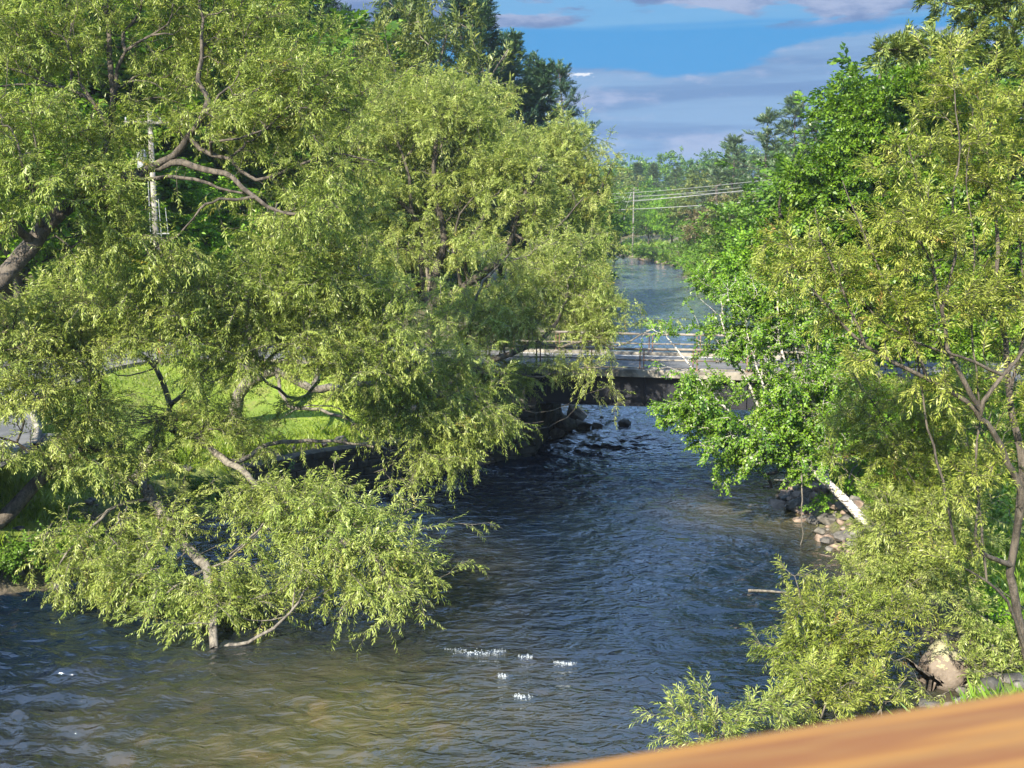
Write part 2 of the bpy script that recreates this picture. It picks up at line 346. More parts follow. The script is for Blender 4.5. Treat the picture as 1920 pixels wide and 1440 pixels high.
def water_fn(nt, out):
    L = nt.links.new; P = pos(nt); p = nd(nt, 'ShaderNodeBsdfPrincipled', i_Roughness=.03, i_IOR=1.5, i_Specular_IOR_Level=1.0)
    s = nd(nt, 'ShaderNodeAttribute', attribute_name='shallow').outputs['Fac']
    n0 = noise(nt, scalev(nt, P, (.5, 1, 1)), 1.6, 4, .6, .6)
    bed = mixc(nt, sstep(nt, n0, .38, .62), (.046, .044, .019), (.078, .067, .030)); bed = mixc(nt, sstep(nt, noise(nt, P, .8, 2), .58, .70), bed, (.085, .066, .028))
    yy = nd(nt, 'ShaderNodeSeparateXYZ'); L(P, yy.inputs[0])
    L(mixc(nt, s, mixc(nt, sstep(nt, yy.outputs[1], 66, 110), (.003, .008, .018), (.055, .082, .092)), bed), p.inputs['Base Color'])  # far reach has a paler base colour: sky reflection put into the water's colour
    v = scalev(nt, P, (.75, 1.5, 1)); a = noise(nt, v, 1.5, 2, .55, .9); b = noise(nt, v, 4.2, 2, .55, .8); c = noise(nt, v, 11, 2, .6, .5)
    hgt_ = mth(nt, 'ADD', mth(nt, 'MULTIPLY', a, 1.0), mth(nt, 'ADD', mth(nt, 'MULTIPLY', b, .28), mth(nt, 'MULTIPLY', c, .035)))
    y = nd(nt, 'ShaderNodeSeparateXYZ'); L(P, y.inputs[0])
    bn = nd(nt, 'ShaderNodeBump', i_Distance=.17); L(hgt_, bn.inputs['Height'])
    L(mth(nt, 'ADD', .8, mth(nt, 'MULTIPLY', sstep(nt, y.outputs[1], 60, 140), .2)), bn.inputs['Strength']); L(mth(nt, 'ADD', .17, mth(nt, 'MULTIPLY', sstep(nt, y.outputs[1], 60, 160), .35)), bn.inputs['Distance'])
    L(bn.outputs[0], p.inputs['Normal']); L(p.outputs[0], out.inputs[0])
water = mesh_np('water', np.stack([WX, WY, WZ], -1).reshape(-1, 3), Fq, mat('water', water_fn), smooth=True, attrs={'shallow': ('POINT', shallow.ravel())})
meta(water, kind='structure')

# foam: little heaps of bubbles riding on the ripples
M_FOAM = simple('foam', lambda nt, P: (.36, .40, .42), .6)
fv, ff = [], []; rf = np.random.default_rng(8)
for px, py, w in foams:
    q = on_plane(px, py, 0); m = int(520*w+24)
    t = rf.uniform(-1, 1, m); gate = rf.random(m) < .25+.75*(vnoise(t*7+px, t*0+w) > .45); t = t[gate]; m = len(t); xx = q[0]+t*w*.55; yy = q[1]+(.16*t*t-.05*t)*w+rf.normal(0, .035+.025*w, m)*rf.uniform(.2, 1.6, m); r = rf.uniform(.002, .0075, m)*(1.2-abs(t))
    for a, b, c in zip(xx, yy, r):
        base = len(fv); zz = np.interp(b, wy, WZ[:, np.argmin(abs(wx-a))])+.012
        ang = rf.uniform(0, 6.28)
        for i in range(6): fv.append((a+3.5*c*math.cos(ang+i*1.047)*rf.uniform(.6, 1.3), b+c*math.sin(ang+i*1.047)*rf.uniform(.6, 1.3), zz-.02))
        fv.append((a, b, zz+c*.9)); ff += [(base+i, base+(i+1) % 6, base+6) for i in range(6)]
foam = mesh_np('foam', np.array(fv), np.array(ff), M_FOAM); meta(foam, 'white foam flecks on the ripples in the near river', kind='stuff')

# ------------------------------------------------------------------ tree engine
class Tree:
    def __init__(s, seed):
        s.r = np.random.default_rng(seed); s.P = []; s.par = []; s.man = []; s.path = []; s.dir = []; s.chains = []; s.tips = []
    def node(s, p, par, man, d):
        s.P.append(p); s.par.append(par); s.man.append(man); s.dir.append(d)
        s.path.append(0 if par < 0 else s.path[par]+np.linalg.norm(p-s.P[par])); return len(s.P)-1
    def limb(s, pts, r0, r1, root=False, jit=.03, step=.35):
        pts = [np.array(p, float) for p in pts]
        if not root and s.P:
            A = np.array(s.P); k = int(np.argmin(((A-pts[0])**2).sum(1))); pts = [A[k]]+pts[1:] if np.linalg.norm(A[k]-pts[0]) < .8 else [A[k]]+pts
        else: k = -1
        pp = [2*pts[0]-pts[1]]+pts+[2*pts[-1]-pts[-2]]; out = []
        for i in range(1, len(pp)-2):
            n = max(2, int(np.linalg.norm(pp[i+1]-pp[i])/step))
            for t in np.arange(n)/n:
                a, b, c, d = pp[i-1:i+3]; out.append(.5*(2*b+(c-a)*t+(2*a-5*b+4*c-d)*t*t+(3*b-a-3*c+d)*t**3))
        out.append(pts[-1]); n = len(out); ch = [k] if k >= 0 else []
        for i, p in enumerate(out):
            if i == 0 and k >= 0: continue
            if 0 < i < n-1: p = p+s.r.normal(0, jit, 3)
            q = s.P[k] if k >= 0 else p; d = p-q; d = d/(np.linalg.norm(d)+1e-6)
            k = s.node(p, k, r0+(r1-r0)*i/max(1, n-1), d); ch.append(k)
        s.chains.append(ch); return s
    def grow(s, T, bal=.25, droop=.12, step=.4, wob=.05, lift=.15, maxl=99):
        T = np.asarray(T); A = np.array(s.P); d0 = np.array([np.min(((A-t)**2).sum(1)) for t in T]); 
        cap = len(A)+len(T)*40; buf = np.zeros((cap, 3)); pb = np.zeros(cap); n = len(A); buf[:n] = A; pb[:n] = s.path
        for i in np.argsort(d0):
            t = T[i]; c = np.sqrt(((buf[:n]-t)**2).sum(1))
            k = int(np.argmin(c+bal*pb[:n])); L = c[k]
            if L < .12 or L > maxl: continue
            a = s.P[k]; pd = s.dir[k]; m = max(2, int(L/step)); ctrl = a+pd*L*.30+(t-a)*.15+np.array([0, 0, lift*L])
            ch = [k]; kk = k
            for j in range(1, m+1):
                u = j/m; p = (1-u)**2*a+2*u*(1-u)*ctrl+u*u*t
                if j < m: p = p+s.r.normal(0, wob*min(1, L), 3)
                q = s.P[kk]; d = p-q; d = d/(np.linalg.norm(d)+1e-6); kk = s.node(p, kk, 0, d); ch.append(kk)
                if n < cap: buf[n] = p; pb[n] = s.path[kk]; n += 1
            s.chains.append(ch); s.tips.append(ch)
        return s
    def radii(s, rt=.008, ex=.46):
        n = len(s.P); cnt = np.zeros(n); haschild = np.zeros(n, bool)
        for i in range(n):
            if s.par[i] >= 0: haschild[s.par[i]] = True
        cnt[~haschild] = 1
        for i in range(n-1, -1, -1):
            if s.par[i] >= 0: cnt[s.par[i]] += cnt[i]
        r = rt*np.maximum(cnt, 1)**ex; man = np.array(s.man)
        return np.where(man > 0, np.minimum(np.maximum(r*.6, man), np.maximum(man*1.15, .012)), np.minimum(r, .12))
    def wood(s, rt=.008, sides=(9, 5, 3)):
        r = s.radii(rt); P = np.array(s.P); V = []; F = []; base = 0
        for ch in s.chains:
            if len(ch) < 2: continue
            p = P[ch]; rr = r[ch].copy()
            if s.par[ch[1]] == ch[0] and s.man[ch[1]] == 0: rr[0] = min(rr[0], rr[1]*1.25)
            elif rr[0] > rr[1]*1.5: rr[0] = rr[1]*1.25
            mx = rr.max(); k = sides[0] if mx > .07 else sides[1] if mx > .02 else sides[2]
            t = np.gradient(p, axis=0); t /= np.linalg.norm(t, axis=1)[:, None]+1e-9
            ref = np.array([0.31, .17, .93]) if abs(t[0, 2]) < .8 else np.array([1., .1, 0])
            a = np.cross(t, ref); a /= np.linalg.norm(a, axis=1)[:, None]+1e-9; b = np.cross(t, a)
            th = np.arange(k)*2*math.pi/k; lump = 1+.10*np.sin(th*2+base)+(.08*np.sin(th*3+1.3*base) if mx > .07 else 0)
            ring = p[:, None, :]+(a[:, None, :]*np.cos(th)[None, :, None]+b[:, None, :]*np.sin(th)[None, :, None])*(rr[:, None]*lump[None, :])[:, :, None]
            V.append(ring.reshape(-1, 3)); m = len(ch)
            i0 = base+(np.arange(m-1)[:, None]*k+np.arange(k)[None, :]); i1 = base+(np.arange(m-1)[:, None]*k+(np.arange(k)+1)[None, :] % k)
            F.append(np.stack([i0, i1, i1+k, i0+k], -1).reshape(-1, 4)); base += m*k
        return np.concatenate(V), np.concatenate(F)
    def spray_sites(s, per, frac=.7, sp=.45, droop=.25, flat=1.0, up=0.0):
        X, D, C = [], [], []
        for c, ch in enumerate(s.tips):
            p = np.array([s.P[i] for i in ch]); m = len(p)
            for j in range(per):
                u = 1-s.r.random()**1.3*frac; f = u*(m-1); i = min(int(f), m-2); q = p[i]+(p[i+1]-p[i])*(f-i)
                d = p[i+1]-p[i]; d = d/(np.linalg.norm(d)+1e-6)+s.r.normal(0, sp, 3)*np.array([1, 1, flat])+np.array([0, 0, up-droop])
                X.append(q); D.append(d); C.append(c)
        D = np.array(D); D /= np.linalg.norm(D, axis=1)[:, None]
        return np.array(X), D, np.array(C)

def spray_templates(kind, n, Ls, ll, lw, rng, K=6, droop=.3, ang=(35, 75), fold=.25):
    """K shoots: each a twig along +X with n leaves; every leaf is one folded four-cornered blade"""
    out = []
    for k in range(K):
        V = []
        for i in range(n):
            t = (i+.6)/n; base = np.array([Ls*t, 0, -.12*Ls*t*t]); phi = i*2.4+rng.uniform(-.5, .5); a = R(rng.uniform(*ang))*(1-.45*t if kind != 'broad' else 1-.2*t)
            ax = np.array([math.cos(a), math.sin(a)*math.cos(phi), math.sin(a)*math.sin(phi)*.75]); ax[2] -= droop*rng.uniform(.4, 1.4); ax /= np.linalg.norm(ax)
            side = np.cross(ax, np.array([0, 0, 1.])+rng.normal(0, .35, 3)); side /= np.linalg.norm(side)+1e-9; nor = np.cross(side, ax)
            l = ll*rng.uniform(.65, 1.25)*(1 if t < .8 else .8); w = lw*rng.uniform(.8, 1.2)
            m = .42 if kind != 'needle' else .5
            b0 = base+ax*(.03*l if kind != 'broad' else .18*l)
            V += [b0, b0+ax*l*m+side*w*.5+nor*w*fold, b0+ax*l-nor*l*.10, b0+ax*l*m-side*w*.5+nor*w*fold]
        out.append(np.array(V))
    return out
TR = np.random.default_rng(77)
T_WIL = spray_templates('willow', 16, .50, .135, .030, TR)
T_WIL += spray_templates('willow', 20, .95, .13, .026, TR, K=2, droop=.7) + spray_templates('willow', 10, .34, .12, .026, TR, K=2, droop=.1)
T_WILM = spray_templates('willow', 14, .60, .165, .040, TR)
T_WILN = spray_templates('willow', 14, .42, .13, .024, TR)
T_BIR = spray_templates('broad', 12, .42, .10, .072, TR, droop=.45)
T_MAP = spray_templates('broad', 12, .46, .155, .098, TR, droop=.5)
T_BRO = spray_templates('broad', 11, .8, .30, .20, TR, droop=.3)
T_WILF = spray_templates('willow', 12, .8, .30, .075, TR)
T_NEED = spray_templates('needle', 14, .75, .34, .075, TR, droop=-.15, ang=(25, 60), fold=.1)
def leaves(X, D, C, temps, rng, scale=(.8, 1.25)):
    """place one shoot at every site; returns vertices, faces and the two per-leaf random values"""
    M = len(X); up = np.array([0, 0, 1.])+rng.normal(0, .25, (M, 3)); y = np.cross(up, D); y /= np.linalg.norm(y, axis=1)[:, None]+1e-9; z = np.cross(D, y)
    Rm = np.stack([D, y, z], 2)*rng.uniform(*scale, M)[:, None, None]; which = rng.integers(0, len(temps), M); V = []; tw = []; rn = []; sp = []
    csh = rng.random(C.max()+2)
    for k, T in enumerate(temps):
        s = which == k
        if not s.any(): continue
        v = np.einsum('mij,nj->mni', Rm[s], T)+X[s][:, None, :]; V.append(v.reshape(-1, 3)); nl = len(T)//4
        rn.append(rng.random(s.sum()*nl)); sp.append(np.repeat(.5*csh[C[s]]+.5*rng.random(s.sum()), nl))
    V = np.concatenate(V); return V, np.arange(len(V)).reshape(-1, 4), np.concatenate(rn), np.concatenate(sp), Rm
def twigs(X, Rm, L, r=.006):
    """thin three-sided twig under every shoot"""
    M = len(X); th = np.arange(3)*2.094; pr = np.array([(t*L, r*(1-.6*t)*math.cos(a), r*(1-.6*t)*math.sin(a)-.12*L*t*t) for t in (0, .5, 1) for a in th])
    V = (np.einsum('mij,nj->mni', Rm, pr)+X[:, None, :]).reshape(-1, 3); f = np.array([(i*3+j, i*3+(j+1) % 3, (i+1)*3+(j+1) % 3, (i+1)*3+j) for i in range(2) for j in range(3)])
    return V, (f[None]+np.arange(M)[:, None, None]*9).reshape(-1, 4)

LEAFCOUNT = 0
# openings in the crowns where the photograph shows limbs, lawn, water or rock through them:
# (px, py, half width, half height, share of shoots left out)
OPEN = [(15, 510, 45, 45, 1), (60, 455, 45, 45, 1), (110, 408, 35, 35, .95), (340, 288, 60, 40, .65), (430, 325, 80, 30, .65), (400, 352, 100, 16, .8), (500, 385, 60, 16, .6), (400, 425, 45, 32, .8), (303, 340, 16, 110, .85), (299, 265, 18, 45, .8),
        (212, 130, 20, 75, .8), (255, 85, 50, 18, .65), (60, 158, 75, 11, .75), (170, 185, 30, 34, .75), (380, 200, 18, 50, .6), (620, 290, 80, 10, .6), (665, 300, 10, 18, 1),
        (245, 700, 50, 30, .8), (310, 700, 30, 50, .6), (45, 805, 55, 34, .85), (30, 615, 30, 16, .4), (50, 935, 60, 55, .95), (180, 935, 90, 34, .7), (290, 920, 40, 40, .85), (450, 880, 55, 22, .75), (600, 832, 110, 14, .8), (610, 785, 45, 24, .7), (540, 880, 50, 22, .5),
        (700, 880, 90, 24, .5), (370, 1040, 36, 40, .85), (400, 1195, 24, 22, .9), (500, 1010, 40, 16, .4), (575, 722, 70, 14, .8), (620, 768, 60, 12, .6), (1040, 658, 150, 15, .6), (1190, 650, 44, 40, .9), (1090, 735, 100, 26, .6), (1080, 700, 90, 14, .4), (1060, 775, 100, 32, .9), (960, 850, 60, 34, .95),
        (830, 450, 16, 70, .75), (905, 515, 60, 22, .6), (960, 440, 18, 40, .6), (795, 540, 18, 50, .7), (830, 285, 18, 40, .5), (870, 410, 30, 30, .4), (1215, 520, 74, 52, 1), (1240, 580, 34, 18, .8), (1295, 575, 46, 34, .85), (1170, 590, 30, 20, .5),
        (1700, 690, 70, 20, .75), (1620, 645, 40, 18, .7), (1540, 560, 40, 20, .6), (1850, 800, 34, 30, .75), (1900, 1080, 40, 70, .92), (1885, 950, 36, 50, .7), (1752, 560, 12, 90, .7), (1890, 700, 16, 90, .7), (1640, 590, 40, 14, .5), (1770, 1262, 46, 46, .97), (1700, 1245, 30, 45, .6), (1700, 1180, 60, 16, .5),
        (1535, 992, 66, 40, .97), (1480, 930, 44, 24, .92), (1592, 945, 40, 24, .95), (1595, 880, 34, 20, .9), (1430, 1120, 40, 60, .9), (1440, 900, 44, 30, .8), (1300, 690, 60, 16, .6), (1330, 640, 60, 14, .5)]
def keep(X, r):
    X = np.asarray(X); v = X-np.array([0, 0, H]); dep = v[:, 1]*CP-v[:, 2]*SP; px = 960+FPX*v[:, 0]/dep; py = 720-FPX*(v[:, 1]*SP+v[:, 2]*CP)/dep; ok = np.ones(len(X), bool)
    for a, b, rx, ry, p in OPEN:
        q = ((px-a)/rx)**2+((py-b)/ry)**2; ok &= ~((r.random(len(X)) < p*np.clip((1.25-q)*2.5, 0, 1)))
    return ok
def finish(tree, name, label, cat, group, lm, bm_, temps, per, tw=True, rt=.008, extra=None, scale=(.8, 1.25), **kw):
    global LEAFCOUNT
    root = tree.P[0]; e = empty(name, tuple(root), label, cat, group)
    V, F = tree.wood(rt); X, D, C = tree.spray_sites(per, **kw); kk = keep(X+D*.25, tree.r); X, D, C = X[kk], D[kk], C[kk]
    lv, lf, rn, sp, Rm = leaves(X, D, C, temps, tree.r, scale); LEAFCOUNT += len(lf)
    if tw:
        tv, tf = twigs(X, Rm, temps[0][:, 0].max()*.8); F = np.concatenate([F, tf+len(V)]); V = np.concatenate([V, tv])
    mesh_np('trunk', V, F, bm_, e, smooth=True, origin=root)
    mesh_np('crown', lv, lf, lm, e, attrs={'rnd': ('FACE', rn), 'spray': ('FACE', sp)}, origin=root)
    return e
def blobs(tree, L, clump=.55, per=5, flat=.6):
    """L: (px, py, distance, half width px, half height px, half depth m, clumps)"""
    r = tree.r; T = []
    for px, py, Y, rx, ry, rd, n in L:
        c = at(px, py, Y); sx, sz = rx*Y/FPX, ry*Y/FPX
        for k in range(n):
            v = r.normal(0, 1, 3); v /= np.linalg.norm(v); v *= r.random()**.4
            q = c+v*np.array([sx, rd, sz])
            m = max(1, int(per*r.uniform(.6, 1.4))); T.append(q+r.normal(0, 1, (m, 3))*clump*np.array([1, 1, flat])*r.uniform(.6, 1.2))
    T = np.concatenate(T); h = np.maximum(height(T[:, 0], T[:, 1]), 0)+.25
    T = T[T[:, 2] > h]; return T[keep(T, r)]
def path(*pts): return [at(*p) for p in pts]
def rooted(x, y, dz=-.25): return np.array([x, y, hgt(x, y)+dz])

# ------------------------------------------------------------------ road, kerbs, bridge
M_ASPHALT = simple('asphalt', two((.085, .088, .092), (.15, .15, .15), .8, .35, .65), .9, (60, .4, .01))
M_CONC = simple('concrete', two((.11, .10, .085), (.29, .265, .22), 1.4, .35, .62), .9, (25, .4, .01))
M_CONCD = simple('old_concrete', two((.07, .065, .058), (.20, .185, .16), .9, .35, .65), .95, (12, .6, .03))
M_STEEL = simple('dark_painted_steel', two((.005, .007, .013), (.014, .014, .018), 1.5, .4, .7), .7, (8, .2, .01))
M_RUST = simple('rusty_steel', two((.10, .055, .035), (.22, .13, .09), 5), .8, (40, .3, .005))
M_RAIL = simple('weathered_rail', two((.14, .115, .09), (.26, .235, .20), 2.0, .35, .65), .75, (30, .3, .005))
M_WHITE = simple('road_paint', two((.55, .55, .53), (.78, .78, .76), 6, .3, .6), .7)
Z3 = np.array([0, 0, 1.])
def ribbon(name, pts, w0, w1, z, m, **kw):
    """flat strip along a line, from w0 to w1 to its left"""
    P = np.array(pts, float); t = np.gradient(P, axis=0); t /= np.linalg.norm(t, axis=1)[:, None]; n = np.stack([-t[:, 1], t[:, 0]], 1)
    A = P+n*w0; B = P+n*w1; V = np.concatenate([np.c_[A, np.full(len(A), z)], np.c_[B, np.full(len(B), z)]]); k = len(A); i = np.arange(k-1)
    return mesh_np(name, V, np.stack([i, i+1, i+1+k, i+k], -1), m, **kw)
def buv(u, v): p = B0+BU*u+BN*v; return (p[0], p[1])
# through road across the bridge, and the lane that follows the left bank towards us
r1 = ribbon('road', [buv(u, 3.1) for u in np.linspace(-62, -1.6, 30)], -3.0, 3.0, DECK-.012, M_ASPHALT); meta(r1, kind='structure')
r1b = ribbon('road', [buv(u, 3.1) for u in np.linspace(16.6, 60, 20)], -3.0, 3.0, DECK-.012, M_ASPHALT); meta(r1b, kind='structure')
r2 = ribbon('lane', [(-23, y) for y in np.linspace(24, 55, 20)], -4.2, 4.2, DECK-.020, M_ASPHALT); meta(r2, kind='structure')
lane_edge = [(-15.2, 34.0), (-16.2, 36.5), (-17.6, 39.5), (-18.5, 43), (-18.75, 47), (-18.6, 51), (-17.2, 53.3), (-14.5, 53.9), (-9, 52.9), (-3.5, 51.9), (-.6, 51.4)]
def smooth_line(pts, n=8):
    P = [np.array(p, float) for p in pts]; P = [2*P[0]-P[1]]+P+[2*P[-1]-P[-2]]; o = []
    for i in range(1, len(P)-2):
        for t in np.arange(n)/n:
            a, b, c, d = P[i-1:i+3]; o.append(.5*(2*b+(c-a)*t+(2*a-5*b+4*c-d)*t*t+(3*b-a-3*c+d)*t**3))
    return np.array(o+[P[-2]])
SL = smooth_line(lane_edge)
pav = ribbon('forecourt', SL[:52], 0, 4.0, DECK-.016, M_ASPHALT); meta(pav, kind='structure')
def kerb(name, line, w, h, z, label, grp):
    P = np.array(line); t = np.gradient(P, axis=0); t /= np.linalg.norm(t, axis=1)[:, None]; n = np.stack([-t[:, 1], t[:, 0]], 1); k = len(P)
    rings = [np.c_[P+n*a, np.full(k, z+b)] for a, b in ((0, -.3), (0, h-.02), (.02, h), (w-.02, h), (w, h-.02), (w, -.3))]
    V = np.concatenate(rings); i = np.arange(k-1); F = np.concatenate([np.stack([i+a*k, i+1+a*k, i+1+(a+1)*k, i+(a+1)*k], -1) for a in range(5)])
    return meta(mesh_np(name, V, F[:, ::-1], M_CONC), label, 'kerb', grp)
kerb('kerb', SL, -.22, .12, DECK, 'pale concrete kerb curving between the left lane and the bright lawn', None)
drv = ribbon('path', [(-17.6, y) for y in np.linspace(30.5, 36.2, 8)], -2.6, 3.2, DECK-.014+.0, M_ASPHALT); meta(drv, kind='structure')

BM4 = Matrix.Translation((B0[0], B0[1], 0)) @ Matrix.Rotation(BYAW, 4, 'Z')
bridge = empty('road_bridge', (B0[0], B0[1], DECK), 'low steel girder road bridge with pipe railings crossing the river', 'bridge')
def bpart(name, boxes, m, parent=None, bev=0):
    bm = bmesh.new()
    for c, s in boxes: box(bm, c, s, BM4, bev)
    o = bm_obj(name, bm, m); o.parent = parent or bridge; o.matrix_parent_inverse = Matrix.Translation((-B0[0], -B0[1], -DECK)) if not parent else Matrix.Identity(4)
    return o
U0, U1 = -1.6, 16.6; UC, UL = (U0+U1)/2, U1-U0
deck = bpart('deck', [((UC, BW/2, DECK-.13), (UL, BW-.66, .22))], M_ASPHALT)
seg = UL/4
bpart('deck_edge', [((U0+seg*(i+.5), .12, DECK-.10), (seg-.02, .42, .36)) for i in range(4)], M_CONC, bev=.02)
bpart('deck_edge', [((U0+seg*(i+.5), BW-.12, DECK-.10), (seg-.02, .42, .36)) for i in range(4)], M_CONC, bev=.02)
def girder(v):
    zt, zb = DECK-.30, 2.43
    B = [((UC, v, (zt+zb)/2), (UL+.8, .03, zt-zb-.06)), ((UC, v, zt-.02), (UL+.8, .34, .035)), ((UC, v, zb+.02), (UL+.8, .34, .035))]
    B += [((u, v, (zt+zb)/2), (.022, .30, zt-zb-.076)) for u in np.arange(U0+.6, U1, 1.55)]
    return bpart('girder', B, M_STEEL)
for v in (.42, 2.3, 4.1, BW-.42): girder(v)
def railing(v, name):
    """two-pipe railing on paired posts"""
    bm = bmesh.new()
    for z, r in ((1.02, .062), (.52, .04)):
        us = np.linspace(U0-1.2, U1+1.2, 12)
        for a, b in zip(us[:-1], us[1:]):
            cyl(bm, BM4 @ Vector((a, v, DECK+z+.02*math.sin(a))), BM4 @ Vector((b+.02, v, DECK+z+.02*math.sin(b))), r, seg=10)
    o = bm_obj(name, bm, M_RAIL, smooth=True); o.parent = bridge; o.matrix_parent_inverse = Matrix.Translation((-B0[0], -B0[1], -DECK))
    return o
for v in (.12, BW-.12):
    railing(v, 'railing')
    for u in np.linspace(U0-.6, U1+.6, 9):
        bpart('rail_post', [((u-.09, v, DECK+.53), (.05, .09, .90)), ((u+.09, v, DECK+.53), (.05, .09, .90)), ((u, v, DECK+.088), (.34, .20, .016))], M_RUST)
bpart('kerb_stone', [((UC, .48, DECK+.05), (UL, .28, .15))], M_CONC, bev=.02); bpart('kerb_stone', [((UC, BW-.48, DECK+.05), (UL, .28, .15))], M_CONC, bev=.02)
bpart('road_line', [((UC, .86, DECK-.016), (UL, .11, .006))], M_WHITE); bpart('road_line', [((UC, BW-.86, DECK-.016), (UL, .11, .006))], M_WHITE)
def stonewall(line, z0, z1, th, m, seed, M=None, name='wall', parent=None, batter=.08):
    """courses of rough stone blocks with mortar gaps, backed by a solid core"""
    r = np.random.default_rng(seed); bm = bmesh.new(); L = np.array(line, float); s = np.r_[0, np.cumsum(np.hypot(*np.diff(L, axis=0).T))]
    z = z0; 
    while z < z1-.05:
        h = min(r.uniform(.28, .42), z1-z); a = 0
        while a < s[-1]-.1:
            w = min(r.uniform(.45, 1.0), s[-1]-a); c = a+w/2; x = np.interp(c, s, L[:, 0]); y = np.interp(c, s, L[:, 1]); e = .05
            tx = np.interp(c+e, s, L[:, 0])-np.interp(c-e, s, L[:, 0]); ty = np.interp(c+e, s, L[:, 1])-np.interp(c-e, s, L[:, 1])
            M4 = Matrix.Translation((x, y, z+h/2)) @ Matrix.Rotation(math.atan2(ty, tx), 4, 'Z') @ Matrix.Translation((0, (z-z0)*batter+r.normal(0, .02), 0))
            box(bm, (0, 0, 0), (w-.025, th*r.uniform(.9, 1.1), h-.025), M4, .03); a += w
        z += h
    o = bm_obj(name, bm, m)
    if parent: o.parent = parent; o.matrix_parent_inverse = parent.matrix_basis.inverted()
    return o
M_STONE = simple('wall_stone', two((.022, .024, .018), (.070, .066, .052), 1.6, .35, .65), .95, (9, .8, .04))
def world_of(u, v): return buv(u, v)
stonewall([world_of(-.35, 8.3), world_of(-.35, -.3), world_of(-3.0, -2.4)][::-1], -.6, 2.42, .9, M_STONE, 4, name='abutment', parent=bridge, batter=-.02)
stonewall([world_of(15.4, -.6), world_of(15.4, 7.5)], -.6, 2.42, .9, M_STONE, 5, name='abutment', parent=bridge, batter=-.02)
bpart('bearing_wall', [((-.95, BW/2, 3.15), (1.1, BW-.1, 1.4))], M_CONCD); bpart('bearing_wall', [((15.95, BW/2, 3.15), (1.1, BW-.1, 1.4))], M_CONCD)
wl = [gp(470, 955), gp(600, 922), gp(740, 902), gp(862, 874), (-1.6, 49.2)]
w = stonewall(wl, -.5, 1.75, .7, M_STONE, 9, name='retaining_wall'); meta(w, 'dark mossy stone retaining wall along the left bank before the bridge', 'wall')

# ------------------------------------------------------------------ rocks
M_ROCK = simple('grey_rock', two((.05, .047, .042), (.21, .195, .17), 2.2, .35, .65), .9, (14, .7, .04))
M_ROCKD = simple('wet_rock', two((.035, .034, .033), (.13, .12, .105), 2.6, .35, .65), .6, (14, .7, .04))
M_ROCKP = simple('pinkish_rock', two((.11, .078, .058), (.27, .205, .16), 3.0, .35, .65), .9, (14, .7, .03))
M_ROCKO = simple('orange_rock', two((.25, .12, .035), (.40, .23, .08), 3.0, .3, .6), .9, (14, .6, .03))
def boulder_fn(nt, out):
    L = nt.links.new; P = pos(nt); p = nd(nt, 'ShaderNodeBsdfPrincipled', i_Roughness=.9); z = nd(nt, 'ShaderNodeSeparateXYZ'); L(P, z.inputs[0])
    n = noise(nt, P, 5, 6, .7, .4); base = mixc(nt, sstep(nt, noise(nt, P, 2.2, 4, .6), .4, .6), (.085, .064, .048), (.19, .155, .125))
    lich = mth(nt, 'ADD', mth(nt, 'MULTIPLY', mth(nt, 'SUBTRACT', z.outputs[2], .75), .42), mth(nt, 'SUBTRACT', n, .5))
    L(mixc(nt, sstep(nt, lich, .0, .05), base, (.34, .32, .19)), p.inputs['Base Color']); L(bump(nt, n, .8, .05), p.inputs['Normal']); L(p.outputs[0], out.inputs[0])
M_BOULDER = mat('lichen_boulder', boulder_fn)
def rock(name, loc, size, seed, m, n=16, label=None, group=None, cat='rock', rnd=False):
    r = random.Random(seed); bm = bmesh.new()
    for i in range(n):
        v = Vector((r.gauss(0, 1), r.gauss(0, 1), r.gauss(0, 1))).normalized()*r.uniform(.85, 1.05)*.5
        bm.verts.new(Vector((v.x*size[0], v.y*size[1], v.z*size[2])))
    g = bmesh.ops.convex_hull(bm, input=bm.verts); bmesh.ops.delete(bm, geom=[x for x in g['geom_interior'] if isinstance(x, bmesh.types.BMVert)], context='VERTS')
    bmesh.ops.dissolve_limit(bm, angle_limit=.25, verts=bm.verts, edges=bm.edges)
    bmesh.ops.bevel(bm, geom=list(bm.edges), offset=min(size)*(.05 if not rnd else .12), segments=2, affect='EDGES', profile=.6)
    if rnd: 
        bmesh.ops.triangulate(bm, faces=bm.faces); bmesh.ops.subdivide_edges(bm, edges=bm.edges, cuts=1); bmesh.ops.smooth_vert(bm, verts=bm.verts, factor=.5, use_axis_x=True, use_axis_y=True, use_axis_z=True)
    bmesh.ops.rotate(bm, verts=bm.verts, cent=(0, 0, 0), matrix=Matrix.Rotation(r.uniform(0, 6.28), 3, 'Z'))
    o = bm_obj(name, bm, m, smooth=rnd); o.location = loc
    return meta(o, label, cat, group)
def rock_px(px, py, wpx, flat, seed, m, label, group=None, z=0.0, rnd=False, n=16, zoff=.1):
    p = on_plane(px, py, z); s = wpx*p[1]/FPX
    zz = max(hgt(p[0], p[1]+s*.3), z) if group == 'rocks along the right bank' else z
    return rock('boulder' if rnd else 'rock', (p[0], p[1]+s*.3, zz+s*flat*zoff*(.6 if zz > z else 1)), (s, s*.8, s*flat), seed, m, n, label, group, rnd=rnd)
b = rock('boulder', (on_plane(1775, 1290, 0)[0]+.05, on_plane(1775, 1290, 0)[1]+.3, .42), (1.35, 1.3, 1.55), 12, M_BOULDER, 40, 'large rounded brown boulder with pale lichen top at the right shore', None, 'boulder', True)
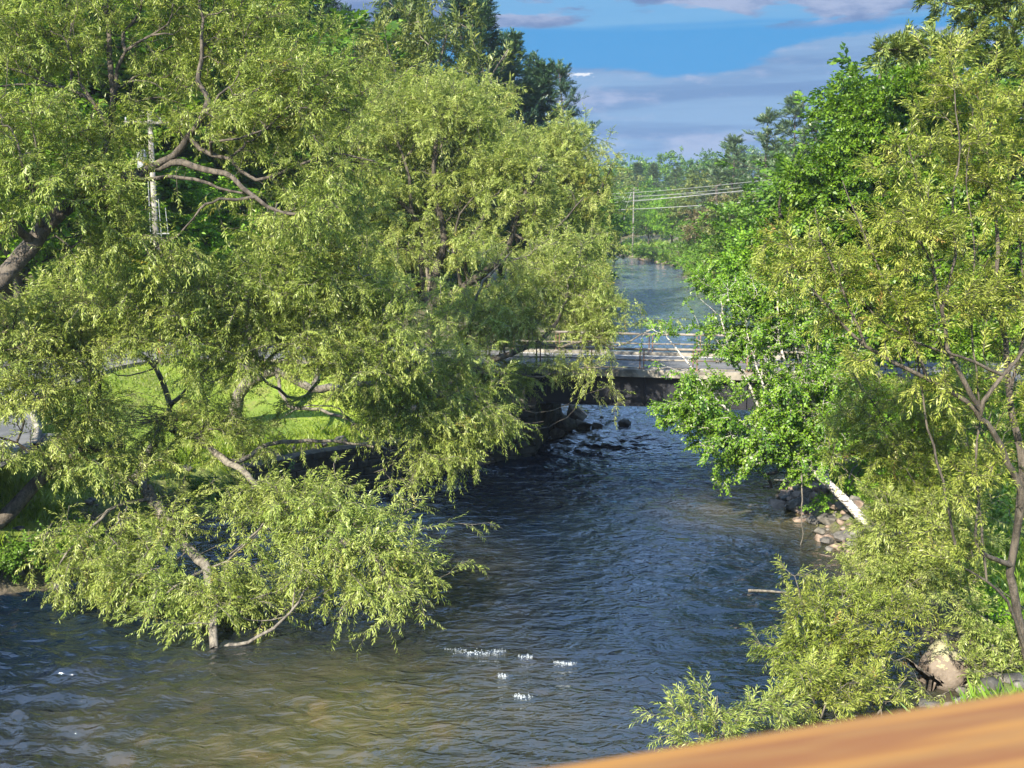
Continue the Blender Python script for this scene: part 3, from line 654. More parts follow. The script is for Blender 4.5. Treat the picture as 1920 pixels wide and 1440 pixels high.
for px, py, w, f, s, lab in [(1062, 812, 56, .9, 1, 'tall grey slab rock leaning on the left bridge abutment'), (1095, 806, 50, .6, 2, 'grey rock in the middle of the heap under the bridge'),
                          (1120, 805, 34, .5, 3, 'small grey rock at the water end of the heap under the bridge'), (1078, 790, 60, .8, 4, 'grey rock topmost of the heap under the bridge'),
                          (1045, 824, 40, .7, 5, 'dark rock at the foot of the left bridge abutment')]:
    rock_px(px, py, w, f, s, M_ROCK, lab, 'rocks at the left bridge abutment', zoff=.25)
rock_px(1172, 800, 30, .7, 8, M_ROCKD, 'small dark boulder alone in the water beside the bridge heap', zoff=.25, rnd=True, n=24)
rock_px(1129, 785, 10, .7, 9, M_ROCKD, 'tiny dark stone in the water behind the bridge heap', zoff=.3)
rr = random.Random(4)
for px, py, w, f, m, lab in [(1470, 938, 34, .4, M_ROCKP, 'flat pinkish rock at the tip of the right bank spit'), (1496, 925, 44, .4, M_ROCKP, 'pinkish rock behind the tip of the spit'),
      (1500, 948, 40, .35, M_ROCKP, 'flat pale rock beside the hanging dead twig'), (1525, 905, 46, .5, M_ROCKP, 'pinkish rock under the birch leaves'), (1535, 935, 36, .5, M_ROCK, 'grey rock at the edge of the bright grass tuft'),
      (1530, 985, 44, .5, M_ROCKD, 'wet grey rock at the waterline below the grass tuft'), (1560, 998, 60, .5, M_ROCK, 'broad grey rock at the waterline below the birch trunk'), (1556, 1022, 40, .45, M_ROCKD, 'dark wet rock lowest at the right waterline'),
      (1590, 1030, 60, .5, M_ROCKD, 'dark rock in the shade under the willow leaves'), (1600, 1000, 50, .6, M_ROCK, 'grey rock in the shade behind the willow leaves'), (1582, 975, 40, .6, M_ROCK, 'grey rock on the bank just below the birch root')]:
    rock_px(px, py, w, f, rr.randint(1, 999), m, lab, 'rocks along the right bank', zoff=.28)
p = ground_hit(1588, 880); s = 52*p[1]/FPX
rock('rock', (p[0], p[1]+.3, p[2]+.25), (s, s*.8, s*.75), 21, M_ROCKO, 14, 'orange brown block of rock on the right bank')
p = ground_hit(1600, 845); rock('rock', (p[0], p[1]+.3, p[2]+.12), (.55, .5, .35), 22, M_ROCKP, 16, 'small pale stone just above the orange rock')
for i, (px, py, w) in enumerate([(1640, 1195, 70), (1690, 1150, 60), (1720, 1165, 50), (1660, 1165, 40), (1840, 1240, 60)]):
    p = ground_hit(px, py); s = w*p[1]/FPX
    rock('rock', (p[0], p[1], p[2]+s*.12), (s, s*.8, s*.5), 40+i, M_ROCK, 16, ['grey rock at the shore under the low willow bushes', 'pale rock behind the low willow bushes', 'pale flat rock above the lichen boulder', 'small grey rock among the low willow bushes', 'grey rock right of the lichen boulder'][i], 'rocks along the right bank')
# loose stones and cobbles nobody could count, strewn along both waterlines
def cobbles(name, seed, n, region, size, m, label):
    r = np.random.default_rng(seed); x = r.uniform(region[0], region[1], n*6); y = r.uniform(region[2], region[3], n*6); d = river_sd(x, y)
    u, v = bridge_uv(x, y); k = (d > -.7) & (d < 1.7) & ((v < -1) | (v > BW+1.5)) & (r.random(n*6) < np.exp(-np.abs(d-.2))) & (fbm(x*.9, y*.9) > .36); x, y, d = x[k][:n], y[k][:n], d[k][:n]; n = len(x)
    t = (1+5**.5)/2; ico = np.array([(-1, t, 0), (1, t, 0), (-1, -t, 0), (1, -t, 0), (0, -1, t), (0, 1, t), (0, -1, -t), (0, 1, -t), (t, 0, -1), (t, 0, 1), (-t, 0, -1), (-t, 0, 1)])/1.9
    F = np.array([(0, 11, 5), (0, 5, 1), (0, 1, 7), (0, 7, 10), (0, 10, 11), (1, 5, 9), (5, 11, 4), (11, 10, 2), (10, 7, 6), (7, 1, 8), (3, 9, 4), (3, 4, 2), (3, 2, 6), (3, 6, 8), (3, 8, 9), (4, 9, 5), (2, 4, 11), (6, 2, 10), (8, 6, 7), (9, 8, 1)])
    s_ = size*r.lognormal(0, .5, n)*.5; a = r.uniform(0, 6.28, n); P = ico[None]*r.uniform(.55, 1.3, (n, 12, 1))*np.stack([s_*1.2, s_*.9, s_*.6], 1)[:, None, :]
    Q = np.stack([P[..., 0]*np.cos(a)[:, None]-P[..., 1]*np.sin(a)[:, None], P[..., 0]*np.sin(a)[:, None]+P[..., 1]*np.cos(a)[:, None], P[..., 2]], -1)+np.stack([x, y, height(x, y)+s_*.15], 1)[:, None, :]
    return meta(mesh_np(name, Q.reshape(-1, 3), (F[None]+np.arange(n)[:, None, None]*12).reshape(-1, 3), m), label, kind='stuff')
cobbles('cobbles', 1, 1500, (6, 20, 20, 64), .26, M_ROCK, 'loose grey cobbles along the right waterline')
cobbles('cobbles', 2, 500, (6, 20, 34, 64), .40, M_ROCKP, 'pinkish loose stones along the right waterline')
cobbles('cobbles', 3, 900, (-26, 4, 28, 50), .26, M_ROCKD, 'dark wet stones along the left waterline')
# distant shore stones
for i, (px, py) in enumerate([(1236, 494), (1252, 497), (1270, 500), (1288, 503), (1300, 507), (1205, 488), (1190, 484)]):
    p = on_plane(px, py, 0); rock('rock', (p[0], p[1]+1, .2), (2.6, 2.0, 1.0), 60+i, M_ROCKP, 14, 'pinkish far shore rock, ' + ['third from the left of the row', 'fourth from the left of the row', 'fifth from the left of the row', 'second from the right end', 'at the right end of the row', 'second from the left of the row', 'leftmost of the row at the bend'][i], 'stones on the far shore')
# ------------------------------------------------------------------ drift wood
def stick(name, pts, r0, r1, m, label, cat, seed, branches=()):
    t = Tree(seed); t.limb(pts, r0, r1, root=True, step=.15, jit=.012)
    for b in branches: t.limb(b[0], b[1], b[2], step=.12, jit=.01)
    V, F = t.wood(.006, (8, 6, 4)); return meta(mesh_np(name, V, F, m, smooth=True), label, cat)
q = lambda x, y, z=0.0: on_plane(x, y, z)
stick('driftwood', [q(1404, 1107, .02), q(1425, 1108, .09), q(1448, 1109, .08), q(1475, 1111, .02)], .045, .03, M_BARK2, 'pale driftwood log poking from the water beside the willow bush', 'log', 1)
stick('dead_branch', [at(1490, 885, 41.5), at(1466, 872, 41.3), at(1452, 888, 41), at(1440, 890, 41), at(1447, 915, 41)], .10, .06, M_DARKBARK, 'dark dead branch over the water beside the right spit', 'branch', 2,
      [([at(1440, 890, 41), at(1410, 882, 41), at(1385, 878, 41)], .03, .012), ([at(1466, 872, 41.3), at(1440, 850, 41), at(1425, 830, 41)], .03, .012), ([at(1425, 884, 41), at(1400, 890, 40.8)], .02, .01), ([at(1445, 858, 41), at(1430, 870, 41), at(1415, 862, 41)], .02, .01)])

# ------------------------------------------------------------------ wooden railing in front of us
def wood_fn(nt, out):
    L = nt.links.new; P = pos(nt, True); p = nd(nt, 'ShaderNodeBsdfPrincipled', i_Roughness=.55)
    n = noise(nt, scalev(nt, P, (1.0, 22, 22)), 1.5, 2, .5, .2); n2 = noise(nt, scalev(nt, P, (4, 60, 60)), 2, 3, .6)
    c = mixc(nt, sstep(nt, n, .47, .55), (.28, .130, .018), (.185, .070, .010)); c = mixc(nt, sstep(nt, n2, .45, .7), c, (.22, .105, .02))
    L(c, p.inputs['Base Color']); L(bump(nt, n2, .3, .001), p.inputs['Normal']); L(p.outputs[0], out.inputs[0])
M_WOOD = mat('stained_wood', wood_fn)
ra = math.atan2(.102, .323); rl = empty('wooden_railing', (.16, .6-.07, H-1.34), 'orange stained wooden balcony railing blurred in the near foreground', 'railing')
rl.rotation_euler = (0, 0, ra)
def rpart(name, boxes, bev=.004):
    bm = bmesh.new()
    for c, s in boxes: box(bm, c, s, None, bev)
    return bm_obj(name, bm, M_WOOD, rl)
rpart('handrail', [((0, 0, 1.02), (3.6, .14, .038))], .006)
rpart('lower_rail', [((0, 0, .12), (3.5, .04, .09))]); rpart('upper_rail', [((0, 0, .95), (3.5, .038, .09))])
for x in (-1.7, 0.0, 1.7): rpart('post', [((x, .0, .45), (.089, .089, 1.0))])
for k in range(26):
    x = -1.58+k*.126
    if abs(x) > .07: rpart('baluster', [((x, .032, .53), (.036, .03, .86))])
dk = bmesh.new()
for k in range(12): box(dk, (0, -1.62+k*.145, -.06), (4.2, .138, .036), Matrix.Translation(rl.location) @ Matrix.Rotation(ra, 4, 'Z'), .003)
for x in (-1.9, 1.9):
    box(dk, (x, -.8, -.30), (.05, 1.8, .28), Matrix.Translation(rl.location) @ Matrix.Rotation(ra, 4, 'Z'))
    box(dk, (x, -.05, -(H-1.34)/2-.25), (.15, .15, H-1.34+.1), Matrix.Translation(rl.location) @ Matrix.Rotation(ra, 4, 'Z'))
meta(bm_obj('balcony_floor', dk, M_WOOD), kind='structure')

# ------------------------------------------------------------------ utility poles, wires, far guard rail
M_POLE = simple('pole_wood', two((.13, .12, .105), (.25, .235, .21), 3), .9, (20, .5, .01))
M_GREY = simple('galvanised', lambda nt, P: (.27, .28, .29), .5)
M_WIRE = simple('wire', lambda nt, P: (.34, .34, .32), .6)
def pole(x, y, top, label, r=.16, rot=0.0, arms=1, can=False, cap=False):
    z = hgt(x, y)-.4; e = empty('utility_pole', (x, y, z), label, 'utility pole', 'utility poles'); T = top-z
    bm = bmesh.new(); cyl(bm, (0, 0, 0), (0, 0, T), r, r*.68, 12); bm_obj('post', bm, M_POLE, e, True)
    Mx = Matrix.Rotation(rot, 4, 'Z')
    for k in range(arms):
        bm = bmesh.new(); box(bm, (0, -r-.02, T-.5-k*1.0), (2.3, .10, .12), Mx, .01); a = bm_obj('crossarm', bm, M_POLE, e)
        for sx in (-1.05, -.5, .5, 1.05):
            bm = bmesh.new(); cyl(bm, Mx @ Vector((sx, -r-.02, T-.44-k)), Mx @ Vector((sx, -r-.02, T-.26-k)), .045, .03, 8); bm_obj('insulator', bm, M_GREY, a, True)
    if can:
        bm = bmesh.new(); cyl(bm, (-.42, -.1, T-2.7), (-.42, -.1, T-1.8), .23, seg=16); cyl(bm, (-.42, -.1, T-1.8), (-.42, -.1, T-1.72), .25, .12, seg=16)
        box(bm, (-.2, -.05, T-2.2), (.25, .06, .08)); bm_obj('transformer', bm, M_GREY, e, False)
        bm = bmesh.new(); box(bm, (.34, -.1, T-5.6), (.7, .05, .06)); cyl(bm, (.62, -.1, T-5.6), (.55, -.1, T-4.4), .018, seg=6); cyl(bm, (.30, -.1, T-5.9), (.24, -.1, T-4.0), .018, seg=6)
        cyl(bm, (-.20, -.14, T-6.2), (-.18, -.14, T-3.0), .02, seg=6); bm_obj('cable_bracket', bm, M_GREY, e)
        bm = bmesh.new(); cyl(bm, (0, 0, 1.0), (0, 0, 1.7), r+.012, seg=12, caps=False); bm_obj('orange_marker', bm, simple('orange_marker', lambda nt, P: (.42, .17, .07), .8), e, True)
    return e
pA = at(305, 690, 52.5)
pole(pA[0], 52.5, at(300, 210, 52.5)[2], 'tall weathered pole with a grey transformer among the left willows', .17, .2, 1, True)
pB = at(665, 500, 88)
pole(pB[0], 88, at(665, 283, 88)[2], 'pole whose pale top shows between the left treetops', .15, .1, 1)
pC = at(1187, 430, 249)
PC = pole(pC[0], 249, at(1186, 352, 249)[2], 'distant pole standing where the river bends', .17, .35, 1)
pD = at(1238, 480, 260); pole(pD[0], 260, at(1238, 372, 260)[2], 'faint farthest pole in the trees behind the bend', .16, 0, 1)
def wire(a, b, sag, r, label):
    n = 24; t = np.linspace(0, 1, n)[:, None]; P = np.array(a)*(1-t)+np.array(b)*t; P[:, 2] -= (4*sag*t*(1-t))[:, 0]
    T = Tree(1); k = -1; ch = []
    for p in P: k = T.node(p, k, r, np.array([0, 0, 1.])); ch.append(k)
    T.chains.append(ch); V, F = T.wood(.01, (6, 6, 6)); return meta(mesh_np('power_line', V, F, M_WIRE, smooth=True), label, 'wire', 'power lines across the river')
X0 = 930
wire(at(X0, 362, 262), at(1500, 330, 120), 1.2, .028, 'topmost thin power line over the far river')
wire(at(X0, 372, 262), at(1540, 334, 120), 1.2, .024, 'second thin power line over the far river')
wire(at(X0, 378, 262), at(1560, 338, 120), 1.2, .02, 'third thin power line over the far river')
wire(at(X0, 386, 262), at(1560, 338, 105), .9, .042, 'thick bright cable above the lower one over the far river')
wire(at(X0, 370, 262), at(1560, 352, 120), .4, .02, 'faint power line just below the thick bright cable')
wire(at(X0, 392, 262), at(1560, 366, 105), .9, .045, 'lowest thick bright cable over the far river')
wire(at(1184, 360, 249), at(1168, 408, 248), 0, .05, 'short guy wire slanting down left of the distant pole')
bm = bmesh.new(); cyl(bm, at(1334, 356, 150), at(1352, 344, 150), .07, seg=6); cyl(bm, at(1343, 350, 150), (at(1343, 350, 150)[0], 150, hgt(at(1343, 350, 150)[0], 150)), .08, seg=8)
meta(bm_obj('utility_pole', bm, M_DARKBARK), 'half hidden pole in the right trees with one slanting crossarm', 'utility pole', 'utility poles')
g = empty('guard_rail', at(1130, 412, 235), 'white curved guard rail of the far road above the river bend', 'guard rail')
gl = smooth_line([at(1085, 399, 236)[:2], at(1092, 404, 233)[:2], at(1130, 409, 230)[:2], at(1160, 410, 230)[:2], at(1171, 404, 232)[:2], at(1169, 398, 236)[:2]], 6); gz = at(1130, 405, 231)[2]
gk = len(gl); V = np.concatenate([np.c_[gl, np.full(gk, gz-.28)], np.c_[gl, np.full(gk, gz+.12)], np.c_[gl+[0, .1], np.full(gk, gz+.12)], np.c_[gl+[0, .1], np.full(gk, gz-.28)]]); i = np.arange(gk-1)
mesh_np('rail_beam', V-np.array(g.location), np.concatenate([np.stack([i+a*gk, i+1+a*gk, i+1+((a+1) % 4)*gk, i+((a+1) % 4)*gk], -1) for a in range(4)]), simple('guard_rail_white', lambda nt, P: (.75, .76, .78), .4), g)
for k in range(0, gk, 4):
    bm = bmesh.new(); box(bm, (gl[k][0]-g.location[0], gl[k][1]-g.location[1]+.15, gz-.6-g.location[2]), (.14, .14, 1.4)); bm_obj('rail_post', bm, M_GREY, g)

# ------------------------------------------------------------------ background trees: a few kinds, copied one by one
def proto_broad(seed, h, w, temps, lm, bk, nclump=70, per=5, clump=.9, sper=3, low=.28, sc=(.8, 1.25), twig=False):
    t = Tree(seed); r = t.r
    t.limb([(0, 0, -.6), (r.normal(0, .2), r.normal(0, .2), h*.3), (r.normal(0, .5), r.normal(0, .5), h*.62), (r.normal(0, .5), r.normal(0, .5), h*.86)], h*.018, .05, root=True, step=.7)
    for k in range(5):
        a = k*1.3+r.uniform(-.3, .3); z = h*r.uniform(.22, .5)
        t.limb([(0, 0, z), (math.cos(a)*w*.25, math.sin(a)*w*.25, z+h*.13), (math.cos(a)*w*.5, math.sin(a)*w*.5, z+h*.30)], h*.008, .03, step=.7)
    T = []
    lob = [(r.normal(0, 1, 3), ) for _ in range(9)]
    for k in range(nclump):
        v = r.normal(0, 1, 3); v /= np.linalg.norm(v); bulge = 1+.22*max(float(v@l[0])/np.linalg.norm(l[0]) for l in lob)-.12
        rad = r.random()**.33*bulge; z = h*(low+(1-low)*(.5+.5*v[2]*rad)); taper = .55+.45*math.sin(min(1, max(0, (z/h-low)/(1-low)))*math.pi*.85+.35)
        q = np.array([v[0]*rad*w*.5*taper*1.25, v[1]*rad*w*.5*taper*1.25, z]); T.append(q+r.normal(0, 1, (per, 3))*clump*np.array([1, 1, .55]))
    t.grow(np.concatenate(T), bal=.2, step=.9, wob=.08); 
    return bake(t, temps, lm, bk, sper, sc, twig, up=.15)
def proto_pine(seed, h, w, lm, bk, kind='spire', sc=(.8, 1.25), sper=4, gap=.85):
    t = Tree(seed); r = t.r; t.limb([(0, 0, -.6), (r.normal(0, .12), 0, h*.4), (0, r.normal(0, .15), h*.75), (0, 0, h*.985)], h*.015, .03, root=True, step=.5)
    z = h*(.16 if kind == 'spire' else .25)
    while z < h*.975:
        f = (h-z)/h
        L = w*.5*(min(1, f*1.45)**.85 if kind == 'spire' else (min(1, f*2.3)**.7)*r.uniform(.5, 1.15)); nb = 6 if kind == 'spire' else 4
        a0 = r.uniform(0, 6.28)
        for k in range(nb):
            if kind != 'spire' and r.random() < .25: continue
            a = a0+k*6.283/nb+r.uniform(-.25, .25); l = max(.35, L*r.uniform(.7, 1.15)); rise = r.uniform(.05, .32) if kind == 'spire' else r.uniform(.15, .6)
            sub = max(1, int(l/1.1))
            T = [(math.cos(a)*l, math.sin(a)*l, z+l*rise)]
            for s_ in range(sub):
                u = (s_+.6)/(sub+.3); side = (1 if s_ % 2 else -1)*l*.28*(1.2-u); T.append((math.cos(a)*l*u-math.sin(a)*side, math.sin(a)*l*u+math.cos(a)*side, z+l*u*rise+.1))
            k0 = int(np.argmin([abs(p[2]-z) for p in t.P[:int(h/.5)+2]])); t.limb([t.P[k0], (math.cos(a)*l*.5, math.sin(a)*l*.5, z+l*rise*.3), T[0]], .02+l*.008, .012, step=.6, jit=.02); t.tips.append(t.chains[-1])
            t.grow(np.array(T[1:])+r.normal(0, .12, (len(T)-1, 3)), bal=.0, step=.6, lift=.0)
        z += gap*r.uniform(.75, 1.25)*(1 if kind == 'spire' else 1.25)*(.45+.55*min(1, f*3))
    t.tips.append(t.chains[0][-3:])
    return bake(t, T_NEED, lm, bk, sper, sc, False, frac=.85, sp=.35, up=.35 if kind == 'spire' else .5)
def bake(t, temps, lm, bk, sper, sc, twig, up=0., frac=.7, sp=.45):
    V, F = t.wood(.012, (7, 4, 3)); X, D, C = t.spray_sites(sper, frac=frac, sp=sp, up=up, droop=.1); lv, lf, rn, s_, Rm = leaves(X, D, C, temps, t.r, sc)
    a = mesh_np('trunk', V, F, bk, smooth=True); b = mesh_np('crown', lv, lf, lm, attrs={'rnd': ('FACE', rn), 'spray': ('FACE', s_)})
    top = float(np.percentile(lv[:, 2], 99.8)); wid = float(np.percentile(np.abs(lv[:, 0]), 97))*2; me = (a.data, b.data, top, wid)
    bpy.data.objects.remove(a); bpy.data.objects.remove(b); return me
def put(proto, name, label, cat, group, x, y, ztop=None, h=None, wscale=1.0, rot=0., z=None, lean=0.0, lm=None):
    z = hgt(x, y) if z is None else z; sc = ((ztop-z) if h is None else h)/proto[2]
    e = empty(name, (x, y, z-.1), label, cat, group); e.rotation_euler = (0, lean, rot); e.scale = (sc*wscale, sc*wscale, sc)
    for nm, me in (('trunk', proto[0]), ('crown', proto[1])):
        o = bpy.data.objects.new(nm, me); COL.objects.link(o); o.parent = e
        if lm and nm == 'crown': o.material_slots[0].link = 'OBJECT'; o.material_slots[0].material = lm
    return e
def put_px(proto, name, label, cat, group, px, pytop, Y, **kw):
    p = at(px, pytop, Y); return put(proto, name, label, cat, group, p[0], Y, ztop=p[2], **kw)
P_SPRUCE = [proto_pine(s, 20, 7.5, M_PINE, M_DARKBARK, 'spire', sc=(.6, 1.0), sper=7) for s in (1, 2)]
P_WPINE = [proto_pine(s, 20, 9.0, M_PINE2, M_DARKBARK, 'plume', sc=(.65, 1.1), sper=9) for s in (3, 4, 5)]
P_BROAD = [proto_broad(s, 15, 9.5, T_BRO, M_GREEN, M_DARKBARK, 90, 5, .8, 3) for s in (6, 7, 8)]
P_TALLB = [proto_broad(s, 18, 8, T_BRO, M_GREEN, M_DARKBARK, 95, 5, .8, 3, low=.12) for s in (9, 10)]
P_WILLB = [proto_broad(s, 14, 9, T_WILF, M_OLIVE, M_BARK2, 90, 6, .7, 4, low=.1) for s in (11, 12)]
P_BUSH = [proto_broad(s, 3.2, 4.2, T_BRO, M_GREEN, M_DARKBARK, 26, 4, .4, 3, low=.02, sc=(.45, .75)) for s in (13, 14)]
P_FARB = [proto_broad(s, 15, 10, spray_templates('broad', 8, 1.3, .62, .42, TR), M_GREEN, M_DARKBARK, 50, 4, 1.0, 3, low=.08) for s in (15, 16)]

BG = 'trees behind the left bank'
rb = random.Random(21)
# dark pines on the wooded hill, from left to right along the skyline
for i, (px, py, Y, k, ws, lab) in enumerate([
    (608, -25, 96, 0, 1.15, 'dark pine at the top edge, leftmost of the skyline pines'), (645, 12, 104, 1, 1.1, 'dark bluish pine just right of the leftmost skyline pine'),
    (688, 38, 118, 0, 1.0, 'dark pine low in the sky gap left of the olive treetop'), (862, -45, 92, 1, 1.2, 'tall dark pine directly behind the olive treetop'), (905, 8, 98, 0, 1.15, 'dark pine with ragged right side against the purple cloud'),
    (940, 78, 104, 1, 1.2, 'dark pine one step down from the ragged skyline pine'), (962, 74, 110, 0, 1.1, 'pointed dark pine in the middle of the descending skyline row'), (1000, 115, 116, 1, 1.1, 'small pointed dark pine between two taller ones in the row'),
    (1018, 128, 108, 0, 1.2, 'dark bushy pine at the right shoulder of the skyline row'), (1048, 126, 124, 2, 1.0, 'last feathery pine where the skyline row meets open sky'), (985, 160, 100, 2, 1.1, 'lower dark pine just above the right willow crown'),
    (560, -60, 88, 1, 1.2, 'dark pine at the top edge behind the pale green willow'), (775, -30, 96, 0, 1.2, 'dark pine hidden behind the olive treetop'), (730, -20, 100, 1, 1.2, 'dark pine left of the olive treetop at the top edge')]):
    pr = (P_SPRUCE+[P_WPINE[0]])[k]; put_px(pr, 'pine_tree', lab, 'pine tree', 'pines on the left hill', px, py-(14 if px > 860 else 0), Y, wscale=ws*.88, rot=rb.uniform(0, 6.28), lm=M_PINE)
# leafy trees behind the road
for i, (px, py, Y, pr, lm, ws, lab) in enumerate([
    (-60, -260, 66, P_TALLB[0], M_GREEN, 1.3, 'tall leafy tree in the upper left corner behind the willow'), (60, -220, 72, P_TALLB[1], M_MAPLE, 1.3, 'tall green tree behind the forked willow stem'), (180, -160, 78, P_BROAD[0], M_GREEN, 1.2, 'broad green tree behind the transformer pole'),
    (120, 230, 62, P_BROAD[1], M_LIME, 1.0, 'bright green tree low behind the leaning willow trunk'), (290, 300, 66, P_BROAD[2], M_LIME, 1.1, 'bright lime tree right behind the transformer pole'), (420, 330, 68, P_BROAD[0], M_LIME, 1.1, 'sunlit lime green tree right of the transformer pole'),
    (330, -120, 82, P_BROAD[2], M_GREEN, 1.2, 'green tree at the top edge above the transformer pole'), (450, -100, 86, P_TALLB[0], M_GREEN, 1.2, 'tall green tree at the top edge left of the pines'), (540, 20, 84, P_BROAD[1], M_LIME, 1.1, 'light green tree below the leftmost pine'),
    (600, 75, 88, P_WILLB[0], M_WILLOW, 1.1, 'pale willow top in front of the leftmost pines'), (660, 120, 86, P_WILLB[1], M_WILLOW, 1.2, 'pale yellow green treetop under the dark pines'),
    (800, -40, 80, P_WILLB[1], M_OLIVE, .72, 'olive brown thin leaved treetop among the pines'), (735, 40, 82, P_WILLB[0], M_OLIVE, .8, 'olive green treetop left of the tall olive brown one'),
    (560, 380, 76, P_BROAD[1], M_LIME, 1.0, 'lime green tree glowing behind the middle willow'), (700, 420, 80, P_BROAD[2], M_GREEN, 1.0, 'green tree behind the left side of the middle willow'), (880, 360, 92, P_BROAD[0], M_GREEN, 1.1, 'green tree behind the right side of the middle willow'),
    (1040, 290, 110, P_BROAD[2], M_GREEN, 1.0, 'dark green tree behind the right willow crown'), (1085, 330, 135, P_BROAD[1], M_GREEN, 1.0, 'shaded tree on the left bank beyond the willows'), (860, 460, 84, P_BROAD[0], M_MAPLE, .9, 'deep green tree seen under the middle willow limbs'),
    (1100, 395, 170, P_TALLB[1], M_GREEN, 1.2, 'shaded tree beside the white guard rail'), (20, 90, 60, P_BROAD[0], M_MAPLE, 1.1, 'green tree at the left edge behind the thick trunk')]):
    put_px(pr, 'leafy_tree', lab, 'tree', BG, px, py, Y, wscale=ws*1.15, rot=rb.uniform(0, 6.28), lm=lm)
# left bank beyond the bend, in shade
for px, py, Y, k, lab in [(1070, 330, 185, 0, 'dark tree in the shade left of the distant pole'), (1120, 345, 215, 1, 'dark tree just behind the distant pole'), (1165, 350, 272, 2, 'blue green tree right behind the distant pole'), (1215, 385, 262, 0, 'dark low tree right of the distant pole'),
                          (1095, 425, 200, 1, 'dark tree below the white guard rail'), (1150, 440, 222, 0, 'dark bushy tree at the foot of the distant pole')]:
    put_px(P_BROAD[k], 'leafy_tree', lab, 'tree', 'trees at the river bend', px, py, Y, wscale=1.3, rot=rb.uniform(0, 6.28), lm=M_GREEN)
# right bank row, far to near
RG = 'trees along the right bank'
for px, py, Y, pr, lm, ws, name, lab in [
    (1196, 304, 330, P_SPRUCE[0], M_PINE2, 1.4, 'pine_tree', 'distant pointed pine pair member above the far pole, left one'), (1226, 305, 335, P_SPRUCE[1], M_PINE2, 1.4, 'pine_tree', 'distant pointed pine pair member above the far pole, right one'),
    (1165, 318, 320, P_BROAD[0], M_OLIVE, 1.3, 'leafy_tree', 'distant brownish treetop beside the willow edge'), (1270, 312, 285, P_WPINE[0], M_PINE2, 1.2, 'pine_tree', 'distant pine in the lowest part of the skyline'),
    (1262, 352, 235, P_BROAD[1], M_LIME, .95, 'leafy_tree', 'bright green tree standing over the river bend'), (1300, 315, 250, P_WPINE[1], M_PINE2, 1.3, 'pine_tree', 'olive pine behind the power lines, left one'), (1325, 322, 225, P_BROAD[2], M_OLIVE, 1.2, 'leafy_tree', 'olive tree crossed by the power lines'),
    (1345, 297, 210, P_WPINE[2], M_PINE2, 1.2, 'pine_tree', 'pine rising just left of the feathery skyline pine'), (1378, 252, 190, P_WPINE[0], M_PINE2, 1.1, 'pine_tree', 'feathery pine that tops the middle of the right row'), (1310, 395, 190, P_BROAD[0], M_GREEN, 1.1, 'leafy_tree', 'green tree below the power lines near the bank'),
    (1365, 365, 165, P_BROAD[2], M_BROWN, 1.1, 'leafy_tree', 'brownish tree under the power lines'), (1408, 350, 150, P_BROAD[1], M_OLIVE, 1.1, 'leafy_tree', 'olive tree in front of the tall pines'), (1440, 205, 150, P_WPINE[1], M_PINE2, 1.25, 'pine_tree', 'tall grey green pine left of the lone topmost pine'),
    (1492, 172, 140, P_WPINE[2], M_PINE2, .95, 'pine_tree', 'tall open crowned pine that stands highest against the clouds'), (1530, 222, 130, P_WPINE[0], M_PINE2, 1.1, 'pine_tree', 'pine half hidden by the large maple'), (1340, 440, 140, P_BROAD[1], M_GREEN, 1.0, 'leafy_tree', 'green bank tree left of the yellow bushes'),
    (1400, 410, 120, P_BROAD[0], M_OLIVE, 1.0, 'leafy_tree', 'dull green tree behind the yellow bushes'), (1470, 330, 105, P_BROAD[2], M_GREEN, 1.1, 'leafy_tree', 'green tree between the tall pines and the maple'), (1560, 300, 95, P_TALLB[0], M_GREEN, 1.1, 'leafy_tree', 'tall green tree directly behind the maple'),
    (1640, 150, 80, P_TALLB[1], M_GREEN, 1.2, 'leafy_tree', 'green tree behind the top of the maple'), (1760, 60, 72, P_TALLB[0], M_GREEN, 1.3, 'leafy_tree', 'green tree under the overhanging pine boughs'), (1880, 90, 70, P_TALLB[1], M_GREEN, 1.3, 'leafy_tree', 'green tree in the upper right corner'),
    (1255, 440, 262, P_BROAD[2], M_GREEN, .9, 'leafy_tree', 'low green tree on the far bank point')]:
    put_px(pr, name, lab, 'pine tree' if name[0] == 'p' else 'tree', RG, px, py, Y, wscale=ws*1.1, rot=rb.uniform(0, 6.28), lm=lm)
